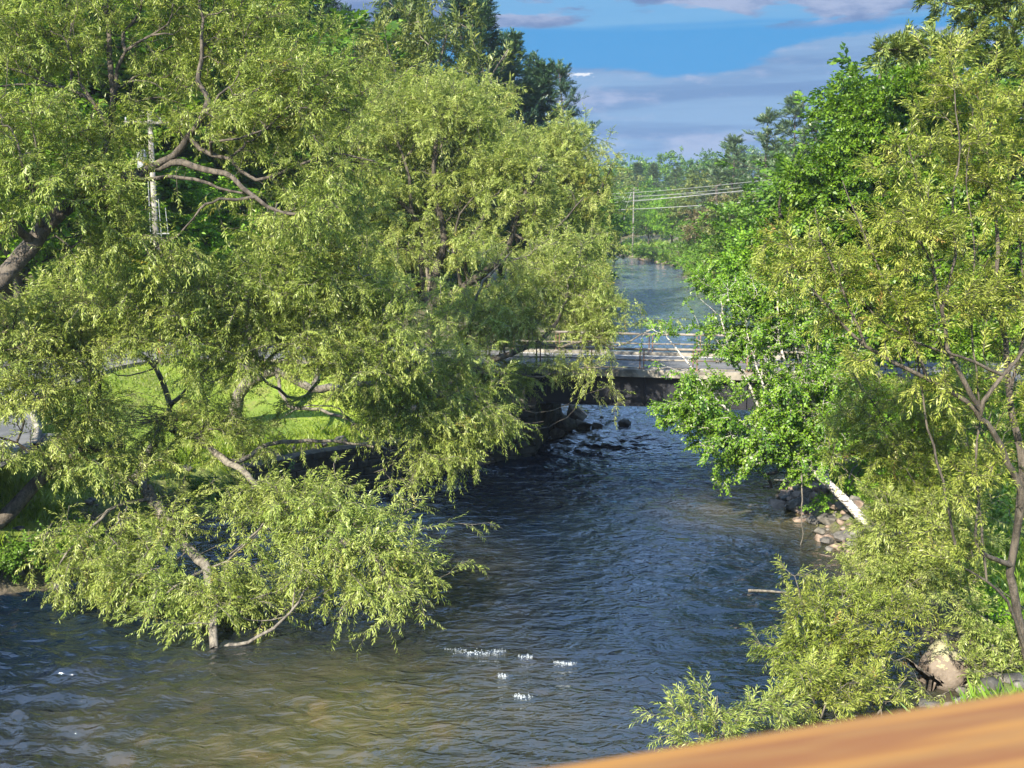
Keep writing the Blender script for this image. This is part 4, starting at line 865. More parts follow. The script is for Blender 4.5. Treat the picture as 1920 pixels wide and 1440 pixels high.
# bushes on the far banks
for i, (px, py, w, lm, lab) in enumerate([
    (1152, 476, 3.6, M_LIME, 'bright low bush at the tip of the far bank'), (1178, 480, 4.0, M_LIME, 'bright bush second from the far tip'), (1205, 486, 5, M_GREEN, 'green bush above the first far shore stones'), (1235, 490, 6, M_GREEN, 'green bush above the middle far shore stones'),
    (1262, 495, 7, M_GREEN, 'dense green bush above the far pink stones'), (1292, 500, 7, M_MAPLE, 'dark green bush at the near end of the far stones'), (1180, 463, 7, M_GREEN, 'round bush behind the bright far bushes'), (1215, 465, 8, M_OLIVE, 'olive bush under the bright tree at the bend'),
    (1318, 520, 6, M_LIME, 'yellow green bush at the tip of the nearer spit'), (1345, 532, 6, M_LIME, 'yellow green bush second on the nearer spit'), (1375, 548, 6, M_LIME, 'yellow green bush third on the nearer spit'), (1340, 500, 8, M_GREEN, 'green bush behind the yellow spit bushes'),
    (1390, 520, 8, M_GREEN, 'green bush between spit and right trees'), (1400, 560, 6, M_LIME, 'yellow green bush fourth on the nearer spit'), (1440, 590, 6, M_LIME, 'light bush on the right bank beyond the bridge railing'), (1500, 600, 7, M_GREEN, 'green bush on the right bank beyond the bridge'),
    (1090, 500, 8, M_GREEN, 'dark bush on the left bank of the far reach'), (1075, 560, 7, M_MAPLE, 'dark bush on the left bank behind the willow edge'), (1040, 590, 6, M_GREEN, 'dark bush on the left bank just beyond the bridge'), (1110, 470, 9, M_GREEN, 'dark bush at the inside of the bend')]):
    p = on_plane(px, py, .2); k = 0
    while river_sd(np.array([p[0]]), np.array([p[1]]))[0] < .6 and k < 60: p[0] += (.35 if px > 1130 else -.35); k += 1
    put(P_BUSH[i % 2], 'riverside_bush', lab, 'bush', 'bushes on the far banks', p[0], p[1], h=w*.62, wscale=1.5, rot=i*1.7, lm=lm)

# woods that read as one mass behind everything
def woods(name, spots, lm, label, protos=None):
    Vs, Fs, R1, R2 = [], [], [], []; base = 0
    for (x, y, h, rot, k) in spots:
        me = (protos or P_FARB)[k % 2]; m = me[1]; n = len(m.vertices); v = np.empty(n*3, np.float32); m.vertices.foreach_get('co', v); v = v.reshape(-1, 3)*(h/me[2])
        c, s_ = math.cos(rot), math.sin(rot); v = np.c_[v[:, 0]*c-v[:, 1]*s_, v[:, 0]*s_+v[:, 1]*c, v[:, 2]]+[x, y, hgt(x, y)-.2]
        f = len(m.polygons); a = np.empty(f, np.float32); m.attributes['rnd'].data.foreach_get('value', a); b = np.empty(f, np.float32); m.attributes['spray'].data.foreach_get('value', b)
        Vs.append(v); Fs.append(np.arange(n).reshape(-1, 4)+base); base += n; R1.append(a); R2.append(np.clip(b*.5+rb.random()*.5, 0, 1))
    o = mesh_np(name, np.concatenate(Vs), np.concatenate(Fs), lm, attrs={'rnd': ('FACE', np.concatenate(R1)), 'spray': ('FACE', np.concatenate(R2))}); return meta(o, label, kind='stuff')
sp = []
for i in range(60):
    y = rb.uniform(300, 470); x = rb.uniform(-60, 150)
    if river_sd(np.array([x]), np.array([y]))[0] > 8: sp.append((x, y, rb.uniform(13, 18), rb.uniform(0, 6), i))
woods('far_woods', sp, M_GREEN, 'far woods closing the view beyond the river bend')
sp = []
for i in range(75):
    y = rb.uniform(75, 240); x = -rb.uniform(.05, .75)*y-rb.uniform(0, 20)
    if river_sd(np.array([x]), np.array([y]))[0] > 25: sp.append((x, y, rb.uniform(13, 19) if x < -.42*y else rb.uniform(7, 9), rb.uniform(0, 6), i))
woods('hill_woods', sp, M_GREEN, 'woods covering the hill behind the left bank trees')
sp = []
for i in range(60):
    y = rb.uniform(55, 260); x = 20+y*rb.uniform(.12, .8)
    if river_sd(np.array([x]), np.array([y]))[0] > 14: sp.append((x, y, rb.uniform(12, 17), rb.uniform(0, 6), i))
woods('right_woods', sp, M_GREEN, 'woods behind the right bank trees')

# ------------------------------------------------------------------ the left willows, limb by limb
W = Tree(101)      # great willow leaning in from the left edge
W.limb([rooted(-22.0, 29.5), (-19.8, 29.9, 4.8)]+path((-150, 640, 30.3), (0, 527, 31), (60, 455, 31.5), (125, 392, 32), (185, 352, 32.5), (262, 326, 33)), .44, .17, root=True)
W.limb(path((262, 326, 33), (300, 308, 33), (345, 275, 33), (365, 242, 33), (392, 190, 33.2), (372, 150, 33.5), (380, 60, 34), (370, -60, 34)), .12, .03)
W.limb(path((275, 322, 33), (345, 308, 33), (400, 322, 32.6), (440, 335, 32.3), (480, 372, 32), (530, 400, 32), (600, 400, 32)), .12, .03)
W.limb(path((360, 262, 33), (375, 280, 33), (430, 298, 33), (480, 335, 33), (560, 312, 33.4), (620, 288, 34), (700, 302, 34)), .07, .02)
W.limb(path((250, 332, 33), (262, 335, 32.8), (345, 334, 32.6), (410, 352, 32.4), (455, 362, 32.2)), .075, .03)
W.limb(path((470, 362, 32), (415, 377, 31.7), (385, 382, 31.6), (362, 410, 31.5), (330, 440, 31.5), (270, 480, 31.5)), .045, .02)
W.limb(path((410, 290, 33), (395, 270, 32.6), (450, 262, 32.4), (500, 240, 32.6), (540, 200, 33)), .05, .02)
W.limb(path((262, 326, 33), (235, 345, 32.8), (246, 380, 32.6), (238, 420, 32.6), (262, 440, 32.5)), .07, .02)
W.limb(path((185, 352, 32.5), (190, 300, 33), (205, 260, 33.5), (212, 195, 34), (206, 110, 34.5), (199, 20, 35), (195, -120, 36)), .13, .05)
W.limb(path((211, 190, 34), (218, 130, 34), (236, 95, 34), (262, 78, 34), (300, 58, 34), (322, 28, 34)), .07, .02)
W.limb(path((236, 95, 34), (262, 76, 34), (290, 66, 34), (325, 65, 34)), .05, .02)
W.limb(path((232, 90, 34), (232, 60, 34.5), (262, 25, 35), (280, -60, 35)), .06, .03)
W.limb(path((214, 168, 34), (240, 152, 33.8), (278, 150, 33.6), (305, 168, 33.5)), .035, .015)
W.limb(path((205, 255, 33.5), (190, 214, 33.2), (170, 185, 33), (146, 152, 33)), .075, .05)
W.limb(path((180, 200, 33.1), (135, 168, 32.8), (108, 162, 32.5), (60, 155, 32), (0, 160, 31.5), (-60, 150, 31)), .06, .02)
W.limb(path((108, 162, 32.5), (60, 145, 32), (20, 128, 32), (-30, 110, 32)), .04, .015)
W.limb(path((130, 165, 32.8), (135, 100, 33), (128, 80, 33), (140, 20, 34), (150, -60, 34)), .045, .02)
W.limb(path((60, 455, 31.5), (-20, 380, 30), (-80, 300, 29.5), (-100, 180, 30)), .12, .03)
W.limb(path((90, 425, 31.8), (60, 350, 30), (40, 300, 29.5), (20, 240, 29.5)), .07, .02)
T = blobs(W, [(-40, 60, 32, 90, 90, 2.0, 22), (60, 50, 33, 80, 80, 2.0, 26), (150, 80, 34, 90, 90, 2.5, 26), (280, 20, 35, 90, 70, 2.0, 20), (60, 220, 31, 90, 60, 1.8, 24), (-30, 280, 30, 80, 90, 1.8, 18), (150, 260, 33, 80, 60, 2, 18),
              (330, 130, 34.5, 80, 70, 2.0, 24), (430, 60, 35, 90, 80, 2.0, 28), (520, 130, 34.5, 80, 80, 2, 26), (580, 220, 34.5, 80, 70, 2, 26), (470, 220, 33.5, 90, 60, 2, 26), (400, 230, 33, 70, 40, 1.2, 12), (190, 340, 31.5, 70, 50, 1.0, 20), (230, 430, 31.8, 70, 50, 1, 20), (170, 460, 32, 60, 50, 1.5, 14),
              (610, 320, 34, 80, 60, 1.5, 20), (60, 350, 30, 70, 50, 1.2, 16), (20, 420, 30.5, 50, 40, 1.2, 10), (300, 470, 31.5, 60, 40, 1, 10), (450, 350, 32, 70, 25, 1, 6), (560, 400, 32, 80, 40, 1, 14), (640, 150, 36, 70, 70, 2, 20), (520, 20, 36, 80, 50, 2, 16), (350, 250, 34, 50, 40, 1, 8), (250, 230, 34, 70, 50, 1, 14), (400, -60, 35, 200, 60, 2, 26), (100, -70, 34, 200, 60, 2, 26)])
W.grow(T, bal=.22)
finish(W, 'willow_tree', 'great willow whose thick trunk leans in from the left edge at mid height', 'willow', 'willows on the left bank', M_WILLOW, M_BARK, T_WIL, 5)

W = Tree(102)      # second leaning willow, low at the left edge
W.limb([rooted(-19.2, 31.0), (-18.6, 31.6, 1.2)]+path((-90, 1050, 32.6), (0, 978, 33), (50, 925, 33.2), (92, 886, 33.5), (150, 850, 34), (230, 833, 34.5)), .40, .14, root=True)
W.limb(path((92, 886, 33.5), (75, 855, 33), (30, 832, 32.5), (-10, 818, 32)), .08, .03)
W.limb(path((40, 838, 32.6), (48, 790, 32.4), (38, 765, 32.3), (60, 745, 32.2)), .04, .015)
W.limb(path((150, 852, 34), (190, 885, 33.5), (238, 895, 33.2), (250, 910, 33)), .06, .02)
W.limb(path((150, 850, 34), (170, 780, 34.5), (190, 720, 35), (180, 650, 35.5)), .09, .03)
T = blobs(W, [(60, 800, 32.5, 70, 40, 1.2, 14), (130, 800, 33.5, 70, 50, 1.2, 18), (110, 890, 32.8, 60, 25, .8, 7), (230, 870, 33.5, 70, 50, 1.2, 18), (40, 660, 32.5, 60, 60, 1.5, 14), (150, 640, 34.5, 90, 60, 1.6, 26), (240, 600, 35, 90, 60, 1.6, 26), (60, 570, 33, 70, 50, 1.4, 18), (30, 740, 32, 60, 40, 1, 14), (110, 715, 33, 60, 30, 1, 14), (200, 650, 33.6, 60, 26, 1, 12), (30, 660, 32, 60, 40, 1, 12), (190, 770, 33.5, 50, 26, .8, 10), (60, 850, 32.6, 40, 16, .6, 4), (160, 540, 34.5, 90, 50, 1.5, 22), (-50, 700, 32, 60, 120, 1.5, 18), (-40, 560, 32, 60, 60, 1.5, 14)])
W.grow(T, bal=.22)
finish(W, 'willow_tree', 'willow whose dark trunk leans in low at the left edge over the grass', 'willow', 'willows on the left bank', M_WILLOW, M_BARK, T_WIL, 5)

W = Tree(103)      # willow that dips into the river
r0_ = ground_hit(240, 905); r0_[2] -= .3
W.limb([r0_]+path((262, 898, r0_[1]-.5), (285, 935, 34.6), (345, 1022, 32), (388, 1068, 30.6), (403, 1150, 29))+[on_plane(402, 1216, -.05)], .20, .11, root=True)
W.limb([r0_]+path((275, 860, r0_[1]+.2), (303, 800, 36.8), (318, 757, 36.8), (292, 692, 37), (262, 665, 37), (207, 632, 37)), .19, .05)
W.limb(path((318, 757, 36.8), (345, 735, 36.8), (370, 705, 37), (420, 660, 37)), .08, .03)
W.limb(path((292, 700, 37), (240, 706, 36.8), (205, 695, 36.6), (192, 672, 36.5)), .03, .015)
W.limb(path((296, 695, 37), (296, 660, 37), (290, 640, 37)), .035, .015)
W.limb(path((303, 805, 36.8), (340, 815, 36.3), (372, 822, 35.6), (415, 858, 34.6), (465, 893, 33.5), (520, 950, 31.6), (600, 1000, 30.2), (690, 1035, 29.3), (735, 1085, 28.6)), .13, .03)
W.limb(path((420, 862, 34.6), (450, 865, 35), (505, 832, 35.6), (560, 826, 36), (620, 828, 36.2), (700, 838, 36.4)), .09, .03)
W.limb(path((285, 935, 34.6), (220, 950, 33.4), (160, 1000, 32), (110, 1060, 31)), .07, .02)
W.limb(path((388, 1068, 30.6), (330, 1100, 30), (290, 1130, 29.6)), .05, .02)
W.limb(path((392, 1175, 28.6), (350, 1168, 28.3), (335, 1185, 28.2), (310, 1195, 28.1)), .02, .01)
W.limb([on_plane(402, 1214, .0)]+[on_plane(430, 1208, .03), on_plane(462, 1206, .08)]+path((510, 1180, 28.3), (545, 1145, 28.4), (574, 1108, 28.5), (577, 1098, 28.5)), .06, .02)
W.limb(path((520, 950, 31.6), (470, 1010, 31), (430, 1040, 30.6)), .04, .02)
W.limb(path((395, 1120, 29.6), (440, 1150, 29), (490, 1165, 28.8), (540, 1155, 28.6)), .025, .01)
T = blobs(W, [(195, 1030, 31.6, 85, 45, .9, 24), (270, 975, 32.8, 80, 35, .8, 14), (150, 1080, 31, 60, 40, .7, 12), (260, 1080, 30.6, 80, 45, .8, 20), (390, 1095, 29.8, 90, 45, .7, 24), (440, 1135, 29.3, 70, 30, .5, 12), (300, 1135, 29.6, 50, 20, .5, 5),
              (340, 1030, 31.2, 60, 30, .6, 8), (470, 940, 31.8, 60, 36, .8, 15), (560, 925, 31, 60, 36, .8, 17), (640, 965, 30.2, 80, 42, .8, 22), (520, 1010, 30.8, 70, 40, .7, 16), (705, 1010, 29.6, 66, 40, .7, 20), (755, 1065, 29, 45, 36, .6, 11), (755, 1110, 28.6, 32, 22, .4, 5), (600, 1060, 29.8, 70, 40, .6, 16), (800, 1020, 29, 12, 14, .2, 1), (680, 1090, 29, 50, 25, .5, 6),
              (345, 1190, 28.3, 50, 10, .3, 5), (550, 1100, 29.3, 40, 25, .4, 3), (280, 840, 35.5, 70, 35, .8, 14), (430, 790, 35.6, 70, 40, .9, 18), (350, 770, 36, 40, 30, .6, 6), (480, 840, 35.4, 60, 25, .6, 8)])
W.grow(T, bal=.25)
finish(W, 'willow_tree', 'willow that droops over the river and dips its stem into the water', 'willow', 'willows on the left bank', M_WILLOW, M_BARK2, T_WIL, 5)

W = Tree(104)      # spreading willow before the bridge
r0_ = ground_hit(445, 800); r0_[2] -= .3; Yr = r0_[1]
W.limb([r0_]+path((440, 770, Yr), (455, 730, Yr-.3), (515, 697, Yr-.8), (585, 727, Yr-1.6), (640, 726, Yr-2), (740, 716, Yr-2.4), (840, 735, Yr-2.6)), .30, .05, root=True)
W.limb(path((515, 697, Yr-.8), (540, 760, Yr-1.6), (600, 768, Yr-2), (655, 790, Yr-2.4), (700, 830, Yr-2.8), (780, 865, Yr-3)), .09, .03)
W.limb(path((455, 730, Yr-.3), (470, 650, Yr), (460, 560, Yr+.5), (500, 480, Yr+1), (520, 380, Yr+1.5)), .16, .04)
W.limb(path((585, 727, Yr-1.6), (620, 640, Yr-1), (700, 580, Yr-.8), (780, 520, Yr-.5)), .12, .03)
W.limb(path((460, 600, Yr), (400, 540, Yr), (340, 500, Yr)), .09, .02)
W.limb(path((650, 790, Yr-2.4), (620, 760, Yr-2.8), (560, 765, Yr-3), (520, 790, Yr-3)), .04, .02)
T = blobs(W, [(300, 560, 32.7, 80, 60, 1.5, 24), (330, 640, 32.7, 80, 50, 1.2, 22), (420, 540, 34.2, 90, 70, 1.8, 34), (440, 640, 34.2, 90, 60, 1.5, 30), (540, 560, 34.7, 90, 70, 1.8, 34), (570, 650, 34.3, 90, 55, 1.4, 28), (660, 560, 35.3, 90, 70, 1.6, 34), (690, 660, 34.7, 90, 60, 1.4, 34),
              (640, 480, 35.7, 90, 60, 1.6, 24), (760, 560, 35.7, 70, 60, 1.5, 20), (780, 680, 38, 80, 60, 1.3, 30), (860, 700, 38, 60, 50, 1.2, 18), (700, 760, 37, 90, 45, 1.1, 24), (800, 780, 37.2, 90, 50, 1.1, 32), (900, 790, 37.6, 70, 45, 1.1, 24), (850, 840, 37, 80, 35, .9, 22), (950, 800, 37.6, 40, 35, .7, 8), (780, 870, 36.6, 50, 22, .6, 8), (510, 470, 35.7, 80, 60, 1.5, 20), (560, 760, 37, 50, 25, .6, 5), (380, 700, 37, 60, 30, 1, 10), (520, 400, 36.7, 80, 50, 1.5, 16), (620, 400, 37.2, 80, 50, 1.5, 16)], per=5)
W.grow(T, bal=.22)
finish(W, 'willow_tree', 'wide spreading willow in front of the left end of the bridge', 'willow', 'willows on the left bank', M_WILLOW, M_BARK2, T_WIL, 5)

W = Tree(105)      # willow reaching over the bridge railing
r0_ = rooted(-5.2, 49.2)
W.limb([r0_]+path((800, 760, 49), (862, 706, 48.6), (905, 686, 48), (960, 662, 47.4), (1010, 640, 47), (1045, 604, 47), (1062, 560, 47)), .26, .06, root=True)
W.limb(path((905, 686, 48), (950, 700, 47.4), (1020, 705, 46.8), (1100, 690, 46.4), (1170, 690, 46)), .06, .02)
W.limb(path((1000, 645, 47), (1040, 650, 46.8), (1100, 640, 46.5), (1160, 650, 46.2), (1230, 610, 46)), .07, .02)
W.limb(path((862, 706, 48.6), (880, 620, 48), (900, 540, 48), (960, 470, 48)), .12, .03)
W.limb(path((950, 700, 47.4), (975, 790, 46.6), (1030, 800, 46.3), (1075, 770, 46), (1095, 735, 46)), .025, .01)
W.limb(path((905, 690, 48), (960, 745, 47), (1000, 775, 46.8), (1050, 765, 46.6), (1090, 742, 46.4), (1140, 725, 46)), .03, .01)
T = blobs(W, [(930, 600, 47.6, 80, 50, 1.6, 28), (1010, 560, 47.4, 70, 50, 1.6, 24), (1090, 540, 47.4, 70, 60, 1.6, 26), (1120, 620, 46.8, 50, 45, 1.3, 18), (1050, 680, 46.6, 60, 35, 1.1, 16), (1110, 720, 46.2, 50, 35, .9, 14), (960, 720, 47.4, 50, 45, 1.2, 12), (900, 640, 48, 60, 50, 1.5, 18), (1140, 560, 47, 40, 60, 1.3, 12), (960, 500, 48, 80, 50, 1.6, 22), (1060, 470, 48, 60, 50, 1.5, 16),
              (1140, 640, 46.2, 30, 34, .8, 6), (970, 610, 47, 60, 30, 1.2, 10), (1180, 590, 46.4, 35, 35, .8, 6), (1200, 560, 46.4, 25, 20, .6, 2), (1240, 590, 46, 24, 24, .5, 5), (860, 560, 48.4, 60, 50, 1.5, 18), (1140, 760, 46, 20, 18, .4, 3), (900, 770, 47.2, 50, 40, 1, 12), (880, 740, 47.6, 60, 30, 1, 10)])
W.grow(T, bal=.22)
finish(W, 'willow_tree', 'willow with a silvery limb arching across the bridge railing', 'willow', 'willows on the left bank', M_WILLOW, M_BARK2, T_WIL, 5, scale=(.85, 1.35))

W = Tree(106)      # tall middle willow beyond the road
r0_ = rooted(at(805, 640, 60.5)[0], 60.5)
W.limb([r0_]+path((806, 590, 60), (816, 520, 60), (832, 450, 60), (822, 385, 60), (812, 310, 60), (828, 230, 60.5), (850, 190, 61)), .30, .07, root=True, step=.6)
W.limb(path((806, 600, 60), (792, 520, 60), (790, 440, 59.5), (772, 400, 59), (765, 330, 59), (740, 250, 59)), .20, .05, step=.6)
W.limb(path((812, 570, 60), (850, 552, 59.5), (880, 530, 59), (935, 490, 58.6), (962, 440, 58.4), (975, 385, 58.4), (1010, 320, 58.6), (1025, 300, 59)), .24, .06, step=.6)
W.limb(path((880, 530, 59), (870, 470, 58.5), (900, 420, 58), (920, 370, 58)), .12, .04, step=.6)
W.limb(path((860, 545, 59.4), (858, 500, 59), (850, 470, 59), (862, 400, 58.6), (905, 355, 58.4)), .10, .03, step=.6)
W.limb(path((962, 440, 58.4), (1000, 455, 58), (1050, 420, 57.6), (1095, 370, 57.6)), .09, .03, step=.6)
W.limb(path((812, 320, 60), (828, 280, 60), (845, 240, 60), (860, 215, 60)), .07, .03, step=.6)
W.limb(path((765, 400, 59), (700, 330, 58.6), (660, 260, 58.6)), .10, .03, step=.6)
T = blobs(W, [(690, 225, 60, 70, 70, 3, 24), (770, 195, 61, 80, 70, 3, 30), (850, 185, 61.5, 70, 55, 3, 28), (905, 215, 61, 50, 50, 3, 16), (650, 290, 59, 70, 70, 2.6, 22), (740, 270, 60, 80, 70, 2.6, 26), (840, 240, 60, 80, 60, 2.6, 26), (930, 300, 60, 60, 50, 2.6, 20), (990, 315, 59.5, 45, 50, 2.4, 14),
              (680, 390, 58.6, 70, 60, 2.2, 16), (770, 370, 59, 70, 60, 2.2, 16), (880, 340, 59, 80, 50, 2.2, 18), (980, 360, 58.6, 70, 60, 2.2, 20), (900, 440, 58, 70, 40, 2, 10), (720, 470, 58, 60, 50, 2, 12), (1000, 440, 58, 60, 50, 2, 14), (950, 520, 57.6, 60, 40, 1.8, 10), (850, 480, 58, 60, 40, 1.8, 6), (900, 580, 57, 60, 30, 1.4, 6)], clump=.75, per=6)
W.grow(T, bal=.2, step=.6)
finish(W, 'willow_tree', 'tall willow with several dark stems rising beyond the left road', 'willow', 'willows on the left bank', M_WILLOW, M_DARKBARK, T_WILM, 8, scale=(.75, 1.15), rt=.012)

W = Tree(107)      # right hand willow crown against the sky
r0_ = rooted(at(985, 600, 66)[0], 66.5)
W.limb([r0_]+path((985, 560, 66), (1000, 480, 66), (1030, 400, 66), (1060, 320, 66), (1075, 280, 66)), .28, .06, root=True, step=.6)
W.limb(path((1000, 480, 66), (1050, 440, 65), (1100, 390, 64.5), (1140, 330, 64), (1145, 310, 64)), .12, .03, step=.6)
W.limb(path((1000, 500, 66), (960, 420, 66), (965, 340, 66), (990, 260, 66)), .14, .04, step=.6)
T = blobs(W, [(1015, 280, 66, 45, 45, 2.5, 18), (1060, 270, 66, 40, 45, 2.4, 20), (1085, 315, 65.5, 40, 50, 2.2, 18), (1040, 320, 65, 60, 60, 2.2, 20), (1125, 350, 64.5, 28, 45, 1.6, 8), (1090, 380, 64.5, 55, 50, 2, 20), (1040, 420, 64.5, 50, 50, 2, 16), (1100, 450, 63.5, 35, 50, 2, 14), (1010, 500, 64, 60, 50, 2, 16), (1090, 520, 62, 60, 50, 2, 22), (1130, 560, 60, 45, 50, 1.8, 20), (1090, 600, 60, 55, 35, 1.8, 16), (1160, 540, 60, 25, 30, 1.2, 6), (1145, 310, 64, 16, 26, 1, 2), (955, 265, 67, 40, 30, 2, 9)], clump=.7, per=6)
W.grow(T, bal=.2, step=.6)
finish(W, 'willow_tree', 'willow whose right edge stands out against the clouds above the river', 'willow', 'willows on the left bank', M_WILLOW, M_DARKBARK, T_WILM, 8, scale=(.7, 1.1), rt=.012)

# old flood wrack caught in the fork of the drooping willow
wr = Tree(55); rr_ = wr.r; c = at(290, 785, 36.3)
for k in range(70):
    a = rr_.normal(0, 1, 3)*np.array([.55, .3, .16])+c; d = rr_.normal(0, 1, 3)*np.array([.5, .4, .13]); base = len(wr.P); 
    k0 = wr.node(a-d, -1, .014, d); k1 = wr.node(a+rr_.normal(0, .05, 3), k0, .012, d); k2 = wr.node(a+d, k1, .008, d); wr.chains.append([k0, k1, k2])
V, F = wr.wood(.01, (5, 4, 4)); meta(mesh_np('debris_pile', V, F, bark('dead_twigs', (.10, .065, .04), (.27, .19, .13)), smooth=True), 'brown bundle of dead twigs lodged in the fork of the drooping willow', 'debris')

# ------------------------------------------------------------------ the right bank
B = Tree(201)      # leaning birch
r0_ = rooted(at(1628, 985, 36.5)[0], 36.8)
B.limb([r0_]+path((1615, 972, 36.6), (1590, 945, 37), (1552, 905, 37.6), (1500, 870, 38), (1470, 850, 38.2)), .19, .11, root=True, jit=.015)
B.limb(path((1548, 902, 37.6), (1540, 860, 38), (1520, 820, 38.3), (1490, 745, 38.6), (1478, 710, 38.8), (1462, 640, 39), (1458, 560, 39)), .085, .03, jit=.015)
B.limb(path((1470, 850, 38.2), (1450, 790, 38.4), (1420, 760, 38.6), (1395, 700, 38.8), (1370, 660, 39), (1350, 590, 39.2)), .07, .02, jit=.015)
B.limb(path((1490, 862, 38.1), (1462, 800, 38), (1446, 760, 38), (1420, 690, 38.2), (1400, 620, 38.6)), .06, .02, jit=.015)
B.limb(path((1470, 850, 38.2), (1400, 800, 38), (1330, 735, 38), (1290, 680, 38.1), (1250, 632, 38.3)), .06, .02, jit=.015)
B.limb(path((1535, 880, 37.8), (1530, 800, 38.6), (1505, 700, 39.2), (1480, 600, 39.6), (1468, 540, 39.8)), .07, .02, jit=.015)
B.limb(path((1400, 800, 38), (1360, 830, 37.6), (1330, 840, 37.4)), .04, .015, jit=.015)
T = blobs(B, [(1290, 760, 37.8, 55, 35, .8, 18), (1350, 800, 37.6, 60, 35, .8, 18), (1340, 730, 38, 50, 35, .7, 9), (1410, 840, 37.6, 50, 35, .8, 14), (1470, 800, 38, 55, 40, .9, 20), (1540, 740, 38.4, 60, 60, 1.2, 32), (1450, 720, 38.4, 45, 45, 1, 12), (1400, 640, 38.8, 55, 50, 1, 16), (1340, 620, 39, 45, 40, .9, 9), (1320, 550, 39.4, 40, 40, .9, 10),
              (1400, 560, 39.4, 60, 40, 1, 20), (1470, 590, 39.6, 60, 60, 1.2, 26), (1550, 830, 38, 45, 40, 1, 16), (1500, 870, 37.6, 45, 25, .7, 9), (1560, 660, 39.2, 50, 50, 1.2, 18), (1480, 905, 37.6, 30, 18, .5, 4), (1250, 620, 38.4, 22, 22, .5, 3), (1380, 870, 37.2, 30, 22, .5, 5), (1290, 700, 38, 30, 25, .5, 4), (1530, 570, 40, 50, 50, 1.2, 16)], clump=.42, per=5)
B.grow(T, bal=.25, step=.3)
finish(B, 'birch_tree', 'birch with white stems leaning left over the river in front of the bridge', 'birch', None, M_BIRCH, M_BIRCHBARK, T_BIR, 6, scale=(.8, 1.3), rt=.007)
stick('dead_branch', path((1503, 890, 37), (1504, 930, 37), (1503, 975, 37), (1506, 1000, 37), (1500, 1030, 37)), .035, .012, M_BARK2, 'thin dead twig hanging straight down in front of the pinkish rocks', 'branch', 7)

Mp = Tree(202)     # maple behind
r0_ = rooted(at(1600, 600, 50)[0], 50)
Mp.limb([r0_]+path((1600, 560, 50), (1605, 450, 50), (1620, 330, 50), (1640, 220, 50), (1650, 140, 50)), .30, .06, root=True, step=.5)
Mp.limb(path((1603, 480, 50), (1560, 400, 49.5), (1560, 320, 49.5), (1590, 230, 49.5)), .13, .04)
Mp.limb(path((1605, 450, 50), (1680, 380, 49), (1740, 300, 49), (1760, 200, 49)), .13, .04)
Mp.limb(path((1603, 500, 50), (1530, 460, 48.6), (1460, 400, 48.4), (1470, 350, 48.4)), .12, .04)
T = blobs(Mp, [(1640, 205, 50, 50, 45, 2.2, 24), (1610, 165, 50, 24, 20, 1, 5), (1710, 165, 50, 55, 45, 2.2, 24), (1600, 270, 49, 40, 35, 2, 16), (1650, 260, 48.6, 70, 60, 2, 30), (1750, 220, 49.5, 60, 60, 2, 22), (1535, 350, 48.6, 50, 45, 2, 26), (1590, 360, 48, 70, 60, 1.8, 32), (1475, 430, 48, 34, 42, 1.8, 14), (1530, 450, 47.4, 70, 60, 1.8, 32), (1700, 380, 48, 80, 70, 1.8, 30), (1620, 480, 47.4, 70, 60, 1.8, 28), (1560, 560, 47, 70, 50, 1.8, 22),
               (1800, 330, 49, 70, 80, 2, 24), (1450, 500, 47.4, 34, 36, 1.6, 9), (1720, 520, 47, 80, 60, 2, 20), (1640, 600, 46, 80, 50, 2, 18), (1560, 215, 49.6, 12, 12, .8, 2), (1850, 450, 48, 80, 80, 2, 20)], clump=.6, per=5)
Mp.grow(T, bal=.2, step=.5)
finish(Mp, 'maple_tree', 'dense deep green broadleaf tree rising above the birch', 'tree', None, M_MAPLE, M_DARKBARK, T_MAP, 7, scale=(.85, 1.35), rt=.01)

Wp = Tree(203)     # white pine whose boughs reach into the upper right corner
r0_ = rooted(at(1990, 300, 46)[0], 46)
Wp.limb([r0_]+[at(1985, 400, 46), at(1990, 100, 46), at(1985, -200, 46), at(1990, -420, 46)], .40, .12, root=True, step=.6)
for pts in (((1988, 60, 46), (1900, 40, 45.5), (1840, 22, 45.2), (1780, 8, 45), (1755, -10, 45)), ((1988, 110, 46), (1900, 95, 45), (1850, 100, 44.6), (1780, 95, 44.4)), ((1985, 150, 46), (1900, 140, 45), (1800, 105, 44.6), (1720, 95, 44.4), (1650, 92, 44.2)), ((1985, -40, 46), (1880, -30, 46), (1800, -40, 46)), ((1988, -120, 46), (1880, -110, 46), (1790, -120, 46))):
    Wp.limb(path(*pts), .09, .025, step=.4); Wp.tips.append(Wp.chains[-1])
T = blobs(Wp, [(1800, 10, 45, 60, 22, .9, 14), (1870, 50, 45, 60, 30, 1, 14), (1780, 90, 44.5, 50, 14, .8, 10), (1700, 95, 44.4, 50, 12, .8, 12), (1665, 92, 44.2, 25, 9, .5, 5), (1900, 110, 45, 60, 25, 1, 12), (1900, 0, 45.6, 60, 30, 1, 12), (1850, -60, 46, 80, 40, 1, 16)], clump=.35, per=4)
Wp.grow(T, bal=.1, step=.4)
finish(Wp, 'pine_tree', 'white pine reaching long boughs into the upper right corner', 'pine tree', None, M_PINE3, M_DARKBARK, T_NEED, 7, tw=False, scale=(.45, .75), rt=.01, sp=.4, up=.4, flat=.6)

